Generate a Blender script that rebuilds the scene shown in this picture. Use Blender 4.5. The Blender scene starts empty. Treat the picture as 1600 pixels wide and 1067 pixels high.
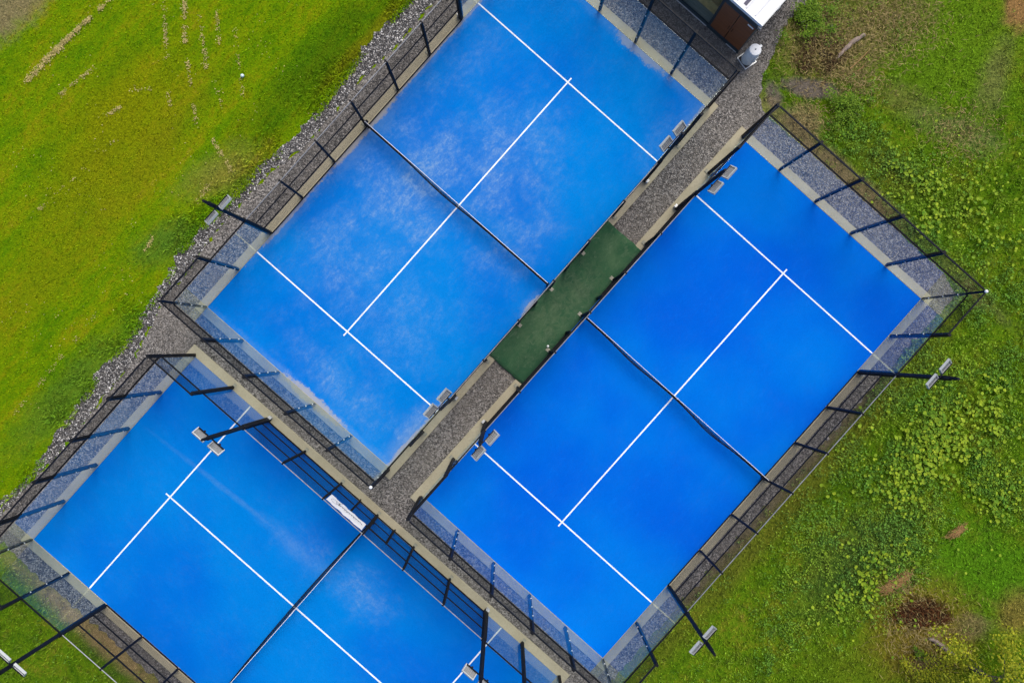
import bpy, math, random
import numpy as np
from mathutils import Matrix, Vector
random.seed(7)
rng = np.random.default_rng(7)
R = math.radians
scn = bpy.context.scene
C = scn.collection

# ------------------------------------------------------------------ camera, sky, sun, exposure
CAM_H = 29.93
cam_d = bpy.data.cameras.new('camera')
cam_d.sensor_fit = 'HORIZONTAL'; cam_d.sensor_width = 36.0; cam_d.lens = 25.191
cam_d.clip_start = 0.1; cam_d.clip_end = 3000
cam = bpy.data.objects.new('camera', cam_d); C.objects.link(cam)
M = Matrix(((0.9999662, 0.0, -0.0082189), (-0.0000651, 0.9999687, -0.0079154), (0.0082186, 0.0079157, 0.9999349))).to_4x4()
M.translation = (0, 0, CAM_H)
cam.matrix_world = M
scn.camera = cam

SUN_EL, SUN_AZ = R(56), R(25)          # azimuth clockwise from +Y
w = bpy.data.worlds.new('World'); scn.world = w; w.use_nodes = True
nt = w.node_tree
sky = nt.nodes.new('ShaderNodeTexSky'); sky.sky_type = 'NISHITA'; sky.sun_disc = False
sky.sun_elevation = SUN_EL; sky.sun_rotation = SUN_AZ
sky.air_density = 0.6; sky.dust_density = 3.0; sky.ozone_density = 0.6
bg = nt.nodes['Background']; bg.inputs['Strength'].default_value = 0.15
nt.links.new(sky.outputs[0], bg.inputs['Color'])
sun_d = bpy.data.lights.new('sun', 'SUN'); sun_d.energy = 1.3; sun_d.angle = R(35); sun_d.color = (1.0, 0.985, 0.86)
sun = bpy.data.objects.new('sun', sun_d); C.objects.link(sun)
sd = Vector((math.sin(SUN_AZ) * math.cos(SUN_EL), math.cos(SUN_AZ) * math.cos(SUN_EL), math.sin(SUN_EL)))
sun.rotation_euler = sd.to_track_quat('Z', 'Y').to_euler(); sun.location = (0, 0, 40)
vs = scn.view_settings
scn.display_settings.display_device = 'sRGB'
vs.view_transform = 'Standard'; vs.look = 'None'; vs.gamma = 1; vs.use_curve_mapping = False
vs.exposure = 0.55
scn.cycles.max_bounces = 10; scn.cycles.transparent_max_bounces = 24

# ------------------------------------------------------------------ materials
class NG:
    """small node helper"""
    def __init__(s, tree): s.t = tree
    def n(s, typ, **kw):
        nd = s.t.nodes.new(typ)
        for k, v in kw.items(): setattr(nd, k, v)
        return nd
    def lk(s, a, b): s.t.links.new(a, b)
    def put(s, sock, v):
        if isinstance(v, bpy.types.NodeSocket): s.lk(v, sock)
        elif v is not None: sock.default_value = v
    def math(s, op, a, b=None, c=None, clamp=False):
        nd = s.n('ShaderNodeMath', operation=op, use_clamp=clamp)
        s.put(nd.inputs[0], a); s.put(nd.inputs[1], b)
        if c is not None: s.put(nd.inputs[2], c)
        return nd.outputs[0]
    def noise(s, vec, scale, detail=3.0, rough=0.55, dist=0.0):
        nd = s.n('ShaderNodeTexNoise'); s.put(nd.inputs['Vector'], vec)
        nd.inputs['Scale'].default_value = scale; nd.inputs['Detail'].default_value = detail
        nd.inputs['Roughness'].default_value = rough; nd.inputs['Distortion'].default_value = dist
        return nd.outputs['Fac']
    def voro(s, vec, scale, out='Color', feature='F1'):
        nd = s.n('ShaderNodeTexVoronoi', feature=feature); s.put(nd.inputs['Vector'], vec); nd.inputs['Scale'].default_value = scale
        return nd.outputs[out]
    def ramp(s, fac, stops, interp='LINEAR'):
        nd = s.n('ShaderNodeValToRGB'); cr = nd.color_ramp; cr.interpolation = interp
        while len(cr.elements) < len(stops): cr.elements.new(0.5)
        for e, (p, c) in zip(cr.elements, stops):
            e.position = p; e.color = tuple(c) + (1,) if len(c) == 3 else c
        s.put(nd.inputs[0], fac); return nd.outputs[0]
    def sstep(s, v, a, b):
        nd = s.n('ShaderNodeMapRange', interpolation_type='SMOOTHSTEP')
        s.put(nd.inputs[0], v); nd.inputs[1].default_value = a; nd.inputs[2].default_value = b
        return nd.outputs[0]
    def mix(s, f, a, b, blend='MIX'):
        nd = s.n('ShaderNodeMix', data_type='RGBA', blend_type=blend)
        s.put(nd.inputs[0], f)
        for i, v in ((6, a), (7, b)):
            if isinstance(v, bpy.types.NodeSocket): s.lk(v, nd.inputs[i])
            else: nd.inputs[i].default_value = tuple(v) + (1,) if len(v) == 3 else v
        return nd.outputs[2]
    def mapping(s, vec, rz=0.0, scale=(1, 1, 1), loc=(0, 0, 0)):
        nd = s.n('ShaderNodeMapping'); s.put(nd.inputs[0], vec)
        nd.inputs[1].default_value = loc; nd.inputs[2].default_value = (0, 0, rz); nd.inputs[3].default_value = scale
        return nd.outputs[0]
    def pos(s): return s.n('ShaderNodeNewGeometry').outputs['Position']
    def obj(s): return s.n('ShaderNodeTexCoord').outputs['Object']
    def spot(s, xy, cx, cy, rx, ry, rot=0.0, wob=None, soft=0.45):
        """soft elliptical patch, 1 inside; xy = (x socket, y socket) in metres"""
        x = s.math('SUBTRACT', xy[0], cx); y = s.math('SUBTRACT', xy[1], cy)
        c_, s_ = math.cos(rot), math.sin(rot)
        a = s.math('ADD', s.math('MULTIPLY', x, c_ / rx), s.math('MULTIPLY', y, s_ / rx))
        b = s.math('ADD', s.math('MULTIPLY', x, -s_ / ry), s.math('MULTIPLY', y, c_ / ry))
        d = s.math('SQRT', s.math('ADD', s.math('MULTIPLY', a, a), s.math('MULTIPLY', b, b)))
        if wob is not None: d = s.math('ADD', d, wob)
        return s.sstep(d, 1.0 + soft, 1.0 - soft)

def new_mat(name):
    m = bpy.data.materials.new(name); m.use_nodes = True
    g = NG(m.node_tree); b = m.node_tree.nodes['Principled BSDF']
    return m, g, b
def bump(g, b, h, dist=0.02, strength=0.6):
    nd = g.n('ShaderNodeBump'); nd.inputs['Strength'].default_value = strength; nd.inputs['Distance'].default_value = dist
    g.lk(h, nd.inputs['Height']); g.lk(nd.outputs[0], b.inputs['Normal'])

def plain(name, col, rough=0.5, metal=0.0, var=0.12, scale=6.0, spec=0.5):
    m, g, b = new_mat(name)
    f = g.noise(g.obj(), scale, 5)
    lo = tuple(max(0, c * (1 - var)) for c in col); hi = tuple(c * (1 + var) for c in col)
    g.lk(g.ramp(f, [(0.3, lo), (0.7, hi)]), b.inputs['Base Color'])
    rr = g.math('MULTIPLY_ADD', f, 0.25, rough - 0.12, clamp=True); g.lk(rr, b.inputs['Roughness'])
    b.inputs['Metallic'].default_value = metal
    b.inputs['Specular IOR Level'].default_value = spec
    return m

MAT = {}
MAT['black'] = plain('black_paint', (0.006, 0.007, 0.010), 0.6, spec=0.18)
MAT['wire'] = plain('black_wire', (0.005, 0.006, 0.008), 0.7, spec=0.15)
MAT['galv'] = plain('galvanised_steel', (0.62, 0.63, 0.64), 0.45, 0.35, 0.15, 14)
MAT['lamp_frame'] = plain('lamp_aluminium', (0.40, 0.42, 0.43), 0.5, 0.2)
MAT['lamp_grey'] = plain('lamp_heat_sink', (0.23, 0.235, 0.24), 0.55, 0.2)
MAT['lens'] = plain('lamp_lens', (0.75, 0.75, 0.70), 0.2)
MAT['plate'] = plain('dull_zinc_plate', (0.27, 0.26, 0.20), 0.8, 0, 0.25, 9)
MAT['rail_zinc'] = plain('zinc_rail', (0.26, 0.26, 0.27), 0.4, 0.3, 0.3, 3)
MAT['white_line'] = plain('white_line_turf', (0.80, 0.83, 0.85), 0.95, 0, 0.14, 3.5, 0.1)
MAT['tape'] = plain('white_net_tape', (0.80, 0.80, 0.84), 0.7)
MAT['white'] = plain('white_paint', (0.80, 0.81, 0.82), 0.5, 0, 0.06)
MAT['roof'] = plain('white_roof_sheet', (0.66, 0.67, 0.69), 0.5, 0, 0.08, 2)
MAT['banner'] = plain('white_vinyl', (0.90, 0.90, 0.90), 0.5, 0, 0.04)
MAT['ink'] = plain('black_print', (0.015, 0.015, 0.018), 0.6)
MAT['ink_pale'] = plain('faded_print', (0.42, 0.38, 0.40), 0.6)
MAT['slate_trim'] = plain('dark_blue_grey_trim', (0.020, 0.038, 0.052), 0.5)
MAT['ply'] = plain('pale_plywood', (0.72, 0.48, 0.20), 0.6, 0, 0.2, 5)
MAT['inside'] = plain('hut_interior_paint', (0.70, 0.72, 0.64), 0.7)
MAT['dark_inside'] = plain('dark_seam', (0.05, 0.045, 0.09), 0.6)
MAT['ball'] = plain('pale_ball_felt', (0.62, 0.75, 0.78), 0.8)
MAT['ball_white'] = plain('white_ball_felt', (0.82, 0.83, 0.78), 0.8)
MAT['bin'] = plain('translucent_white_plastic', (0.66, 0.68, 0.68), 0.4, 0, 0.15, 5)
MAT['black_rubber'] = plain('black_rubber', (0.012, 0.012, 0.013), 0.35)

def make_glass():
    m, g, b = new_mat('toughened_glass')
    m.node_tree.nodes.remove(b)
    out = m.node_tree.nodes['Material Output']
    tr = g.n('ShaderNodeBsdfTransparent'); tr.inputs[0].default_value = (0.93, 0.965, 0.96, 1)
    gl = g.n('ShaderNodeBsdfGlossy'); gl.inputs['Roughness'].default_value = 0.015; gl.inputs[0].default_value = (0.92, 1.0, 0.93, 1)
    lw = g.n('ShaderNodeLayerWeight'); lw.inputs[0].default_value = 0.5
    f = g.math('MULTIPLY_ADD', g.math('POWER', lw.outputs['Facing'], 5.0), 0.80, 0.035, clamp=True)
    mx = g.n('ShaderNodeMixShader'); g.lk(f, mx.inputs[0]); g.lk(tr.outputs[0], mx.inputs[1]); g.lk(gl.outputs[0], mx.inputs[2])
    g.lk(mx.outputs[0], out.inputs[0])
    return m
MAT['glass'] = make_glass()

def make_concrete():
    m, g, b = new_mat('sandy_concrete')
    p = g.pos()
    f = g.noise(p, 0.9, 6, 0.65); f2 = g.noise(p, 14, 4, 0.6)
    c = g.ramp(f, [(0.3, (0.33, 0.29, 0.19)), (0.55, (0.39, 0.345, 0.235)), (0.75, (0.43, 0.385, 0.27))])
    c = g.mix(g.math('MULTIPLY', g.sstep(f2, 0.42, 0.70), 0.35), c, (0.26, 0.22, 0.15))
    st = g.noise(p, 3.2, 6, 0.7)
    c = g.mix(g.math('MULTIPLY', g.sstep(st, 0.62, 0.74), 0.35), c, (0.16, 0.135, 0.095))
    g.lk(c, b.inputs['Base Color']); b.inputs['Roughness'].default_value = 0.9
    bump(g, b, f2, 0.01, 0.4)
    return m
MAT['concrete'] = make_concrete()

def make_turf(name, deep, mid, sand, spots, drifts=(), seed=0.0, streaks=()):
    """blue sanded carpet; sand = overall amount, spots = drifts (u, v, ru, rv, amount)"""
    m, g, b = new_mat(name)
    o = g.obj(); sep = g.n('ShaderNodeSeparateXYZ'); g.lk(o, sep.inputs[0]); u, v = sep.outputs[0], sep.outputs[1]
    oo = g.mapping(o, loc=(seed, seed * 1.7, 0))
    big = g.noise(oo, 0.16, 3, 0.5); med = g.noise(oo, 0.9, 6, 0.62, 0.6); fine = g.noise(oo, 26, 3, 0.7)
    brush = g.noise(g.mapping(oo, rz=0.5, scale=(2.2, 5.5, 1)), 1.0, 6, 0.7, 1.2)
    c = g.mix(g.sstep(big, 0.32, 0.68), deep, mid)
    c = g.mix(g.math('MULTIPLY', g.sstep(fine, 0.35, 0.7), 0.22), c, tuple(x * 0.62 for x in deep))
    c = g.mix(g.math('MULTIPLY', g.sstep(brush, 0.5, 0.75), 0.12), c, tuple(min(1, x * 1.35 + 0.004) for x in mid))
    # sand drifts
    wob = g.math('MULTIPLY_ADD', med, 1.6, -0.8)
    amt = None
    for (su, sv, ru, rv, a) in spots:
        k = g.math('MULTIPLY', g.spot((u, v), su, sv, ru, rv, 0, wob, 0.75), a)
        amt = k if amt is None else g.math('MAXIMUM', amt, k)
    cloud = g.noise(oo, 0.75, 8, 0.72, 0.3); puff = g.noise(g.mapping(oo, rz=0.4, scale=(1.5, 2.6, 1)), 1.9, 6, 0.68, 0.4)
    dust = g.math('MULTIPLY', g.sstep(cloud, 0.36, 0.70), g.math('MULTIPLY_ADD', g.sstep(puff, 0.36, 0.68), 0.75, 0.25))
    amt = g.math('ADD', g.math('MULTIPLY', amt, g.math('MULTIPLY_ADD', dust, 0.95, 0.10)), g.math('MULTIPLY', dust, sand)) if amt is not None else g.math('MULTIPLY', dust, sand)
    for (su, sv, ru, rv, rot, a) in streaks:
        k = g.math('MULTIPLY', g.spot((u, v), su, sv, ru, rv, rot, g.math('MULTIPLY', wob, 1.2), 0.95), g.math('MULTIPLY_ADD', puff, a, a * 0.5))
        amt = g.math('MAXIMUM', amt, k)
    amt = g.math('MINIMUM', amt, 0.75)
    grain = g.noise(oo, 7, 4, 0.75)
    amt = g.math('MULTIPLY', amt, g.math('MULTIPLY_ADD', g.sstep(grain, 0.36, 0.64), 0.55, 0.62))
    c = g.mix(amt, c, (0.195, 0.335, 0.56))
    # sand swept against the foot of some walls
    for (su, sv, ru, rv, a) in drifts:
        e1 = g.math('MULTIPLY_ADD', cloud, 2.2, -1.1); e2 = g.math('MULTIPLY_ADD', grain, 2.0, -1.0)
        k = g.math('MULTIPLY', g.spot((u, v), su, sv, ru, rv, 0, g.math('ADD', e1, e2), 0.6), a)
        c = g.mix(g.math('MULTIPLY', k, 0.28), c, (0.20, 0.33, 0.52))
        k = g.math('MULTIPLY', g.spot((u, v), su, sv, ru * 0.97, rv * 0.34, 0, g.math('ADD', e1, e2), 0.35), a)
        c = g.mix(g.math('MULTIPLY', k, 0.75), c, (0.42, 0.37, 0.28))
    g.lk(c, b.inputs['Base Color']); b.inputs['Roughness'].default_value = 1.0; b.inputs['Specular IOR Level'].default_value = 0.03
    bump(g, b, fine, 0.012, 0.5)
    return m

def make_green_mat():
    m, g, b = new_mat('green_carpet')
    o = g.obj()
    f = g.noise(o, 0.55, 5, 0.6, 0.8); f2 = g.noise(o, 30, 3); f3 = g.noise(g.mapping(o, rz=0.3, scale=(1, 1.8, 1)), 2.4, 7, 0.75, 1.2)
    c = g.ramp(f, [(0.3, (0.007, 0.050, 0.020)), (0.52, (0.016, 0.082, 0.030)), (0.72, (0.050, 0.120, 0.050))])
    sep = g.n('ShaderNodeSeparateXYZ'); g.lk(o, sep.inputs[0])
    worn = g.spot((sep.outputs[0], sep.outputs[1]), -0.3, 0.0, 2.4, 0.75, 0, g.math('MULTIPLY_ADD', f3, 2.2, -1.1), 0.8)
    c = g.mix(g.math('MULTIPLY', g.math('MULTIPLY', worn, g.sstep(g.noise(o, 3.4, 6, 0.75, 0.8), 0.30, 0.70)), 0.75), c, (0.090, 0.140, 0.068))
    c = g.mix(g.math('MULTIPLY', g.sstep(f3, 0.50, 0.68), 0.45), c, (0.14, 0.185, 0.11))
    c = g.mix(g.math('MULTIPLY', f2, 0.35), c, (0.004, 0.03, 0.012))
    g.lk(c, b.inputs['Base Color']); b.inputs['Roughness'].default_value = 0.95
    bump(g, b, f2, 0.01, 0.5)
    return m

def make_gravel(name, dark, light, warm):
    m, g, b = new_mat(name)
    p = g.pos()
    v1 = g.n('ShaderNodeTexVoronoi'); g.lk(p, v1.inputs['Vector']); v1.inputs['Scale'].default_value = 24
    v2 = g.n('ShaderNodeTexVoronoi'); g.lk(p, v2.inputs['Vector']); v2.inputs['Scale'].default_value = 11
    sp1 = g.n('ShaderNodeSeparateColor'); g.lk(v1.outputs['Color'], sp1.inputs[0])
    sp2 = g.n('ShaderNodeSeparateColor'); g.lk(v2.outputs['Color'], sp2.inputs[0])
    big = g.noise(p, 0.35, 5, 0.6)
    c = g.ramp(sp1.outputs[0], [(0.0, tuple(x * 0.35 for x in dark)), (0.35, dark), (0.75, light), (1.0, tuple(min(1, x * 1.9) for x in light))])
    c = g.mix(g.math('MULTIPLY', g.sstep(sp2.outputs[1], 0.72, 0.95), 0.5), c, tuple(x * 1.5 for x in light))
    c = g.mix(g.math('MULTIPLY', g.sstep(sp2.outputs[0], 0.7, 0.95), 0.5), c, tuple(x * 0.4 for x in dark))
    c = g.mix(g.math('MULTIPLY', g.sstep(big, 0.40, 0.66), 0.5), c, warm)
    g.lk(c, b.inputs['Base Color']); b.inputs['Roughness'].default_value = 0.9
    bump(g, b, v1.outputs['Distance'], 0.03, 0.8)
    return m
MAT['gravel'] = make_gravel('grey_gravel', (0.080, 0.073, 0.067), (0.205, 0.188, 0.172), (0.165, 0.146, 0.122))
MAT['stone_bed'] = make_gravel('dark_stone_bed', (0.028, 0.026, 0.027), (0.085, 0.08, 0.078), (0.06, 0.055, 0.05))

# ------------------------------------------------------------------ court frames: x along the court (20 m), court lies at y -10..0
FR = {'a': (-12.382, 1.6685, 0.84806), 'b': (-3.4316, -6.2123, 0.84064), 'c': (-12.9146, -0.4405, -0.7225)}
def wpt(q, u, v):
    ox, oy, t = FR[q]
    return (ox + u * math.cos(t) - v * math.sin(t), oy + u * math.sin(t) + v * math.cos(t))

LEFT_N = (-0.75, 0.66)
SPOTS = [  # x, y, rx, ry, rotation, colour, strength, softness
    ((19.12, 12.73), 3.6, 2.4, 0.0, (0.130, 0.245, 0.010), 0.75, 0.6),
    ((13.71, 12.99), 2.3, 1.6, 0.2, (0.215, 0.185, 0.055), 0.80, 0.6),
    ((16.15, 13.81), 1.8, 1.3, 0.3, (0.190, 0.180, 0.045), 0.6, 0.6),
    ((20.61, 11.39), 0.55, 1.5, -0.3, (0.220, 0.180, 0.080), 0.5, 0.7),
    ((21.57, 14.23), 0.6, 0.9, 0.0, (0.330, 0.170, 0.070), 0.9, 0.5),
    ((16.67, 10.43), 1.2, 0.6, -0.4, (0.200, 0.175, 0.060), 0.45, 0.7),
    ((18.97, 9.09), 1.7, 0.6, -0.4, (0.200, 0.220, 0.080), 0.5, 0.7),
    ((12.35, 9.47), 0.7, 0.6, 0.0, (0.300, 0.230, 0.130), 0.8, 0.6),
    ((12.84, 10.88), 1.15, 0.42, -0.15, (0.170, 0.140, 0.115), 1.0, 0.3),
    ((11.22, 10.50), 0.32, 0.55, 0.2, (0.175, 0.145, 0.115), 0.95, 0.4),
    ((19.76, -9.32), 2.4, 2.1, 0.0, (0.085, 0.225, 0.008), 0.85, 0.55),
    ((15.09, -13.44), 2.6, 1.2, 0.0, (0.110, 0.175, 0.009), 0.7, 0.6),
    ((17.38, -11.85), 2.1, 2.0, 0.0, (0.240, 0.170, 0.025), 0.85, 0.6),
    ((19.54, -11.67), 0.75, 0.5, 0.0, (0.220, 0.165, 0.085), 0.65, 0.6),
    ((17.54, -13.27), 0.6, 0.4, 0.3, (0.200, 0.130, 0.070), 0.9, 0.5),
    ((21.29, -11.20), 0.8, 0.9, 0.0, (0.260, 0.170, 0.050), 0.7, 0.6),
    ((17.39, -11.11), 1.0, 0.65, 0.1, (0.060, 0.030, 0.014), 1.0, 0.3),
    ((13.38, 12.28), 1.05, 0.8, 0.4, (0.120, 0.085, 0.035), 0.6, 0.6),
    ((-17.00, -11.87), 4.2, 0.42, -0.72, (0.420, 0.290, 0.130), 0.95, 0.7),
    (wpt('b', 9.6, -11.1), 9.6, 0.26, 0.84064, (0.190, 0.150, 0.100), 0.95, 0.6),
    (wpt('b', 9.6, -11.7), 9.6, 0.5, 0.84064, (0.150, 0.135, 0.020), 0.6, 0.8),
    (wpt('b', 21.75, -5.0), 0.45, 6.2, 0.84064, (0.270, 0.200, 0.105), 0.90, 0.7),
    ((16.12, 7.33), 1.6, 0.7, -0.73, (0.130, 0.140, 0.022), 0.6, 0.8),
    ((14.22, 4.90), 0.1, 0.1, 0.0, (0.1, 0.1, 0.02), 0.0, 0.5),
    ((17.45, 3.83), 1.4, 1.9, 0.3, (0.080, 0.205, 0.010), 0.7, 0.7),
    ((14.44, -9.04), 2.6, 1.5, 0.7, (0.058, 0.105, 0.028), 0.6, 0.7),
    ((-20.96, 14.47), 2.4, 1.30, 0.75, (0.270, 0.205, 0.115), 0.85, 0.40),
    ((-16.03, 9.67), 3.0, 1.6, 0.75, (0.240, 0.245, 0.003), 0.7, 0.8),
    ((-17.61, 6.46), 2.4, 1.2, 0.75, (0.235, 0.235, 0.004), 0.5, 0.8),
    ((-19.44, 2.72), 3.4, 0.9, 0.75, (0.225, 0.235, 0.004), 0.5, 0.8),
    ((-14.83, 7.80), 3.4, 0.7, 0.95, (0.245, 0.235, 0.005), 0.6, 0.8),
    ((-7.78, 11.97), 4.5, 0.9, 0.84, (0.045, 0.130, 0.003), 0.7, 0.7),
    ((-5.65, 13.05), 2.6, 0.25, 0.84, (0.200, 0.185, 0.006), 0.7, 0.8),
    ((-11.90, 7.27), 1.6, 0.7, 0.5, (0.260, 0.225, 0.050), 0.6, 0.8),
    ((-14.28, 4.33), 1.3, 0.7, 0.6, (0.070, 0.175, 0.020), 0.7, 0.7),
    ((-18.10, -1.80), 3.4, 0.8, 0.80, (0.085, 0.195, 0.018), 0.7, 0.7),
]
def make_ground_group():
    t = bpy.data.node_groups.new('meadow_colour', 'ShaderNodeTree')
    t.interface.new_socket('Color', in_out='OUTPUT', socket_type='NodeSocketColor')
    g = NG(t); out = g.n('NodeGroupOutput')
    p = g.pos(); sep = g.n('ShaderNodeSeparateXYZ'); g.lk(p, sep.inputs[0]); xy = (sep.outputs[0], sep.outputs[1])
    side = g.sstep(g.math('ADD', g.math('MULTIPLY', xy[0], LEFT_N[0]), g.math('MULTIPLY', xy[1], LEFT_N[1])), 9.2, 10.6)
    st = g.mapping(p, rz=-0.84, scale=(1, 1, 1))
    stretch = g.mapping(st, scale=(0.35, 1.6, 1))
    n0 = g.noise(p, 0.22, 4, 0.6); n1 = g.noise(p, 1.1, 6, 0.65, 0.4); ns = g.noise(stretch, 0.75, 6, 0.65, 0.5); nf = g.noise(p, 9, 5, 0.7)
    lf = g.math('ADD', g.math('MULTIPLY', ns, 0.7), g.math('ADD', g.math('MULTIPLY', n0, 0.45), g.math('MULTIPLY_ADD', nf, 0.35, -0.26)))
    nm = g.noise(g.mapping(st, scale=(0.8, 1.3, 1)), 3.2, 5, 0.7, 0.5)
    lf = g.math('ADD', lf, g.math('MULTIPLY_ADD', nm, 0.55, -0.275))
    across = g.math('ADD', g.math('MULTIPLY', xy[0], -0.745), g.math('MULTIPLY', xy[1], 0.667))
    stripe = g.math('SINE', g.math('ADD', g.math('MULTIPLY', across, 3.6), g.math('MULTIPLY', ns, 5.0)))
    lf = g.math('ADD', lf, g.math('MULTIPLY', stripe, 0.035))
    rf_m = g.noise(p, 3.6, 6, 0.72, 0.5)
    left = g.ramp(lf, [(0.18, (0.042, 0.130, 0.002)), (0.35, (0.098, 0.220, 0.002)), (0.52, (0.165, 0.265, 0.002)), (0.68, (0.240, 0.255, 0.004)), (0.82, (0.34, 0.30, 0.06))])
    rf = g.math('ADD', g.math('MULTIPLY', n1, 0.6), g.math('ADD', g.math('MULTIPLY', n0, 0.45), g.math('MULTIPLY_ADD', nf, 0.45, -0.26)))
    rf = g.math('ADD', rf, g.math('MULTIPLY_ADD', rf_m, 0.5, -0.25))
    right = g.ramp(rf, [(0.22, (0.026, 0.070, 0.005)), (0.38, (0.068, 0.155, 0.005)), (0.52, (0.115, 0.210, 0.007)), (0.65, (0.175, 0.205, 0.013)), (0.82, (0.270, 0.210, 0.055))])
    c = g.mix(side, right, left)
    wob = g.math('ADD', g.math('MULTIPLY_ADD', n1, 1.5, -0.75), g.math('MULTIPLY_ADD', nf, 0.7, -0.35))
    for (cxy, rx, ry, rot, col, a, soft) in SPOTS:
        if a <= 0: continue
        k = g.math('MULTIPLY', g.spot(xy, cxy[0], cxy[1], rx, ry, rot, wob, soft), a)
        c = g.mix(k, c, g.mix(g.sstep(nf, 0.35, 0.7), tuple(x * 0.72 for x in col), tuple(x * 1.22 for x in col)))
    g.lk(c, out.inputs[0])
    return t
GROUND = make_ground_group()
def make_ground_mat():
    m, g, b = new_mat('meadow_ground')
    gr = g.n('ShaderNodeGroup'); gr.node_tree = GROUND
    nf = g.noise(g.pos(), 22, 4, 0.7)
    c = g.mix(g.math('MULTIPLY', g.sstep(nf, 0.42, 0.68), 0.50), gr.outputs[0], (0.02, 0.030, 0.006))  # dark flecks put the shade beneath the grass blades into the ground colour
    g.lk(c, b.inputs['Base Color']); b.inputs['Roughness'].default_value = 1.0; b.inputs['Specular IOR Level'].default_value = 0.0
    bump(g, b, g.noise(g.pos(), 12, 5, 0.7), 0.08, 0.8)
    return m
MAT['ground'] = make_ground_mat()
def make_blade_mat(name, tint=(1, 1, 1), lo=0.62, hi=1.5, own=None, ownf=0.0):
    m, g, b = new_mat(name)
    gr = g.n('ShaderNodeGroup'); gr.node_tree = GROUND
    rnd = g.n('ShaderNodeNewGeometry').outputs['Random Per Island']
    k = g.math('MULTIPLY_ADD', rnd, hi - lo, lo)
    c = gr.outputs[0]
    if own: c = g.mix(ownf, c, own)
    cc = g.n('ShaderNodeVectorMath', operation='SCALE'); g.lk(c, cc.inputs[0]); g.lk(k, cc.inputs['Scale'])
    c = g.mix(1.0, cc.outputs[0], tint, 'MULTIPLY')
    g.lk(c, b.inputs['Base Color']); b.inputs['Roughness'].default_value = 0.85; b.inputs['Specular IOR Level'].default_value = 0.05
    return m
MAT['blade'] = make_blade_mat('grass_blades', (1, 1, 1), 0.40, 1.75)
MAT['tuft'] = make_blade_mat('tussock_blades', (1, 1, 1), 0.35, 1.55, (0.15, 0.17, 0.03), 0.3)
MAT['leafy'] = make_blade_mat('weed_leaves', (1, 1, 1), 0.30, 2.3, (0.062, 0.140, 0.024), 0.65)
MAT['leafy_pale'] = make_blade_mat('pale_weed_leaves', (1, 1, 1), 0.5, 1.8, (0.155, 0.245, 0.022), 0.65)
def make_leaf_mat(name, a, b_, rough=0.6):
    m, g, b = new_mat(name)
    rnd = g.n('ShaderNodeNewGeometry').outputs['Random Per Island']
    f = g.math('MULTIPLY_ADD', g.noise(g.pos(), 3.0, 3), 0.5, g.math('MULTIPLY', rnd, 0.6))
    g.lk(g.ramp(f, [(0.2, a), (0.8, b_)]), b.inputs['Base Color']); b.inputs['Roughness'].default_value = rough
    b.inputs['Specular IOR Level'].default_value = 0.10
    return m
def make_stone_mat():
    m, g, b = new_mat('loose_stones')
    rnd = g.n('ShaderNodeNewGeometry').outputs['Random Per Island']
    c = g.ramp(rnd, [(0.0, (0.03, 0.029, 0.030)), (0.30, (0.085, 0.081, 0.080)), (0.55, (0.19, 0.18, 0.17)), (0.78, (0.36, 0.34, 0.32)), (0.93, (0.68, 0.65, 0.62))])
    g.lk(c, b.inputs['Base Color']); b.inputs['Roughness'].default_value = 0.8
    return m
MAT['round_leaf'] = make_leaf_mat('round_weed_leaf', (0.080, 0.19, 0.012), (0.29, 0.38, 0.022))
MAT['tree_leaf'] = make_leaf_mat('yellow_green_leaf', (0.10, 0.16, 0.008), (0.36, 0.36, 0.020))
MAT['bush_leaf'] = make_leaf_mat('green_bush_leaf', (0.05, 0.13, 0.008), (0.17, 0.27, 0.020))
MAT['dry'] = make_leaf_mat('dry_straw', (0.17, 0.085, 0.030), (0.44, 0.28, 0.115), 0.8)
MAT['straw'] = make_leaf_mat('straw_stalks', (0.12, 0.085, 0.030), (0.40, 0.31, 0.13), 0.85)
MAT['clip'] = make_leaf_mat('dry_clippings', (0.28, 0.24, 0.06), (0.56, 0.45, 0.19), 0.8)
MAT['twig'] = make_leaf_mat('dark_twigs', (0.014, 0.009, 0.005), (0.11, 0.065, 0.030), 0.8)
MAT['stone'] = make_stone_mat()
MAT['stone_small'] = make_leaf_mat('fine_gravel_stones', (0.05, 0.046, 0.042), (0.34, 0.31, 0.28), 0.85)

def make_bark(name, a, b_):
    m, g, b = new_mat(name)
    o = g.obj()
    f = g.noise(g.mapping(o, scale=(2, 14, 14)), 1.5, 6, 0.7)
    g.lk(g.ramp(f, [(0.3, a), (0.7, b_)]), b.inputs['Base Color']); b.inputs['Roughness'].default_value = 0.9
    bump(g, b, f, 0.02, 0.7)
    return m
MAT['log'] = make_bark('weathered_log', (0.16, 0.115, 0.09), (0.36, 0.28, 0.23))
MAT['bark'] = make_bark('grey_bark', (0.03, 0.024, 0.018), (0.11, 0.095, 0.08))

def make_wood(name, a, b_, ax):
    m, g, b = new_mat(name)
    f = g.noise(g.mapping(g.obj(), scale=ax), 1.0, 7, 0.65, 0.5)
    g.lk(g.ramp(f, [(0.3, a), (0.7, b_)]), b.inputs['Base Color']); b.inputs['Roughness'].default_value = 0.55
    return m
MAT['door_wood'] = make_wood('brown_timber', (0.15, 0.046, 0.015), (0.24, 0.082, 0.030), (1.2, 1.2, 16))
MAT['deck'] = make_wood('grey_decking', (0.20, 0.24, 0.25), (0.34, 0.38, 0.38), (2, 22, 2))

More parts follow.
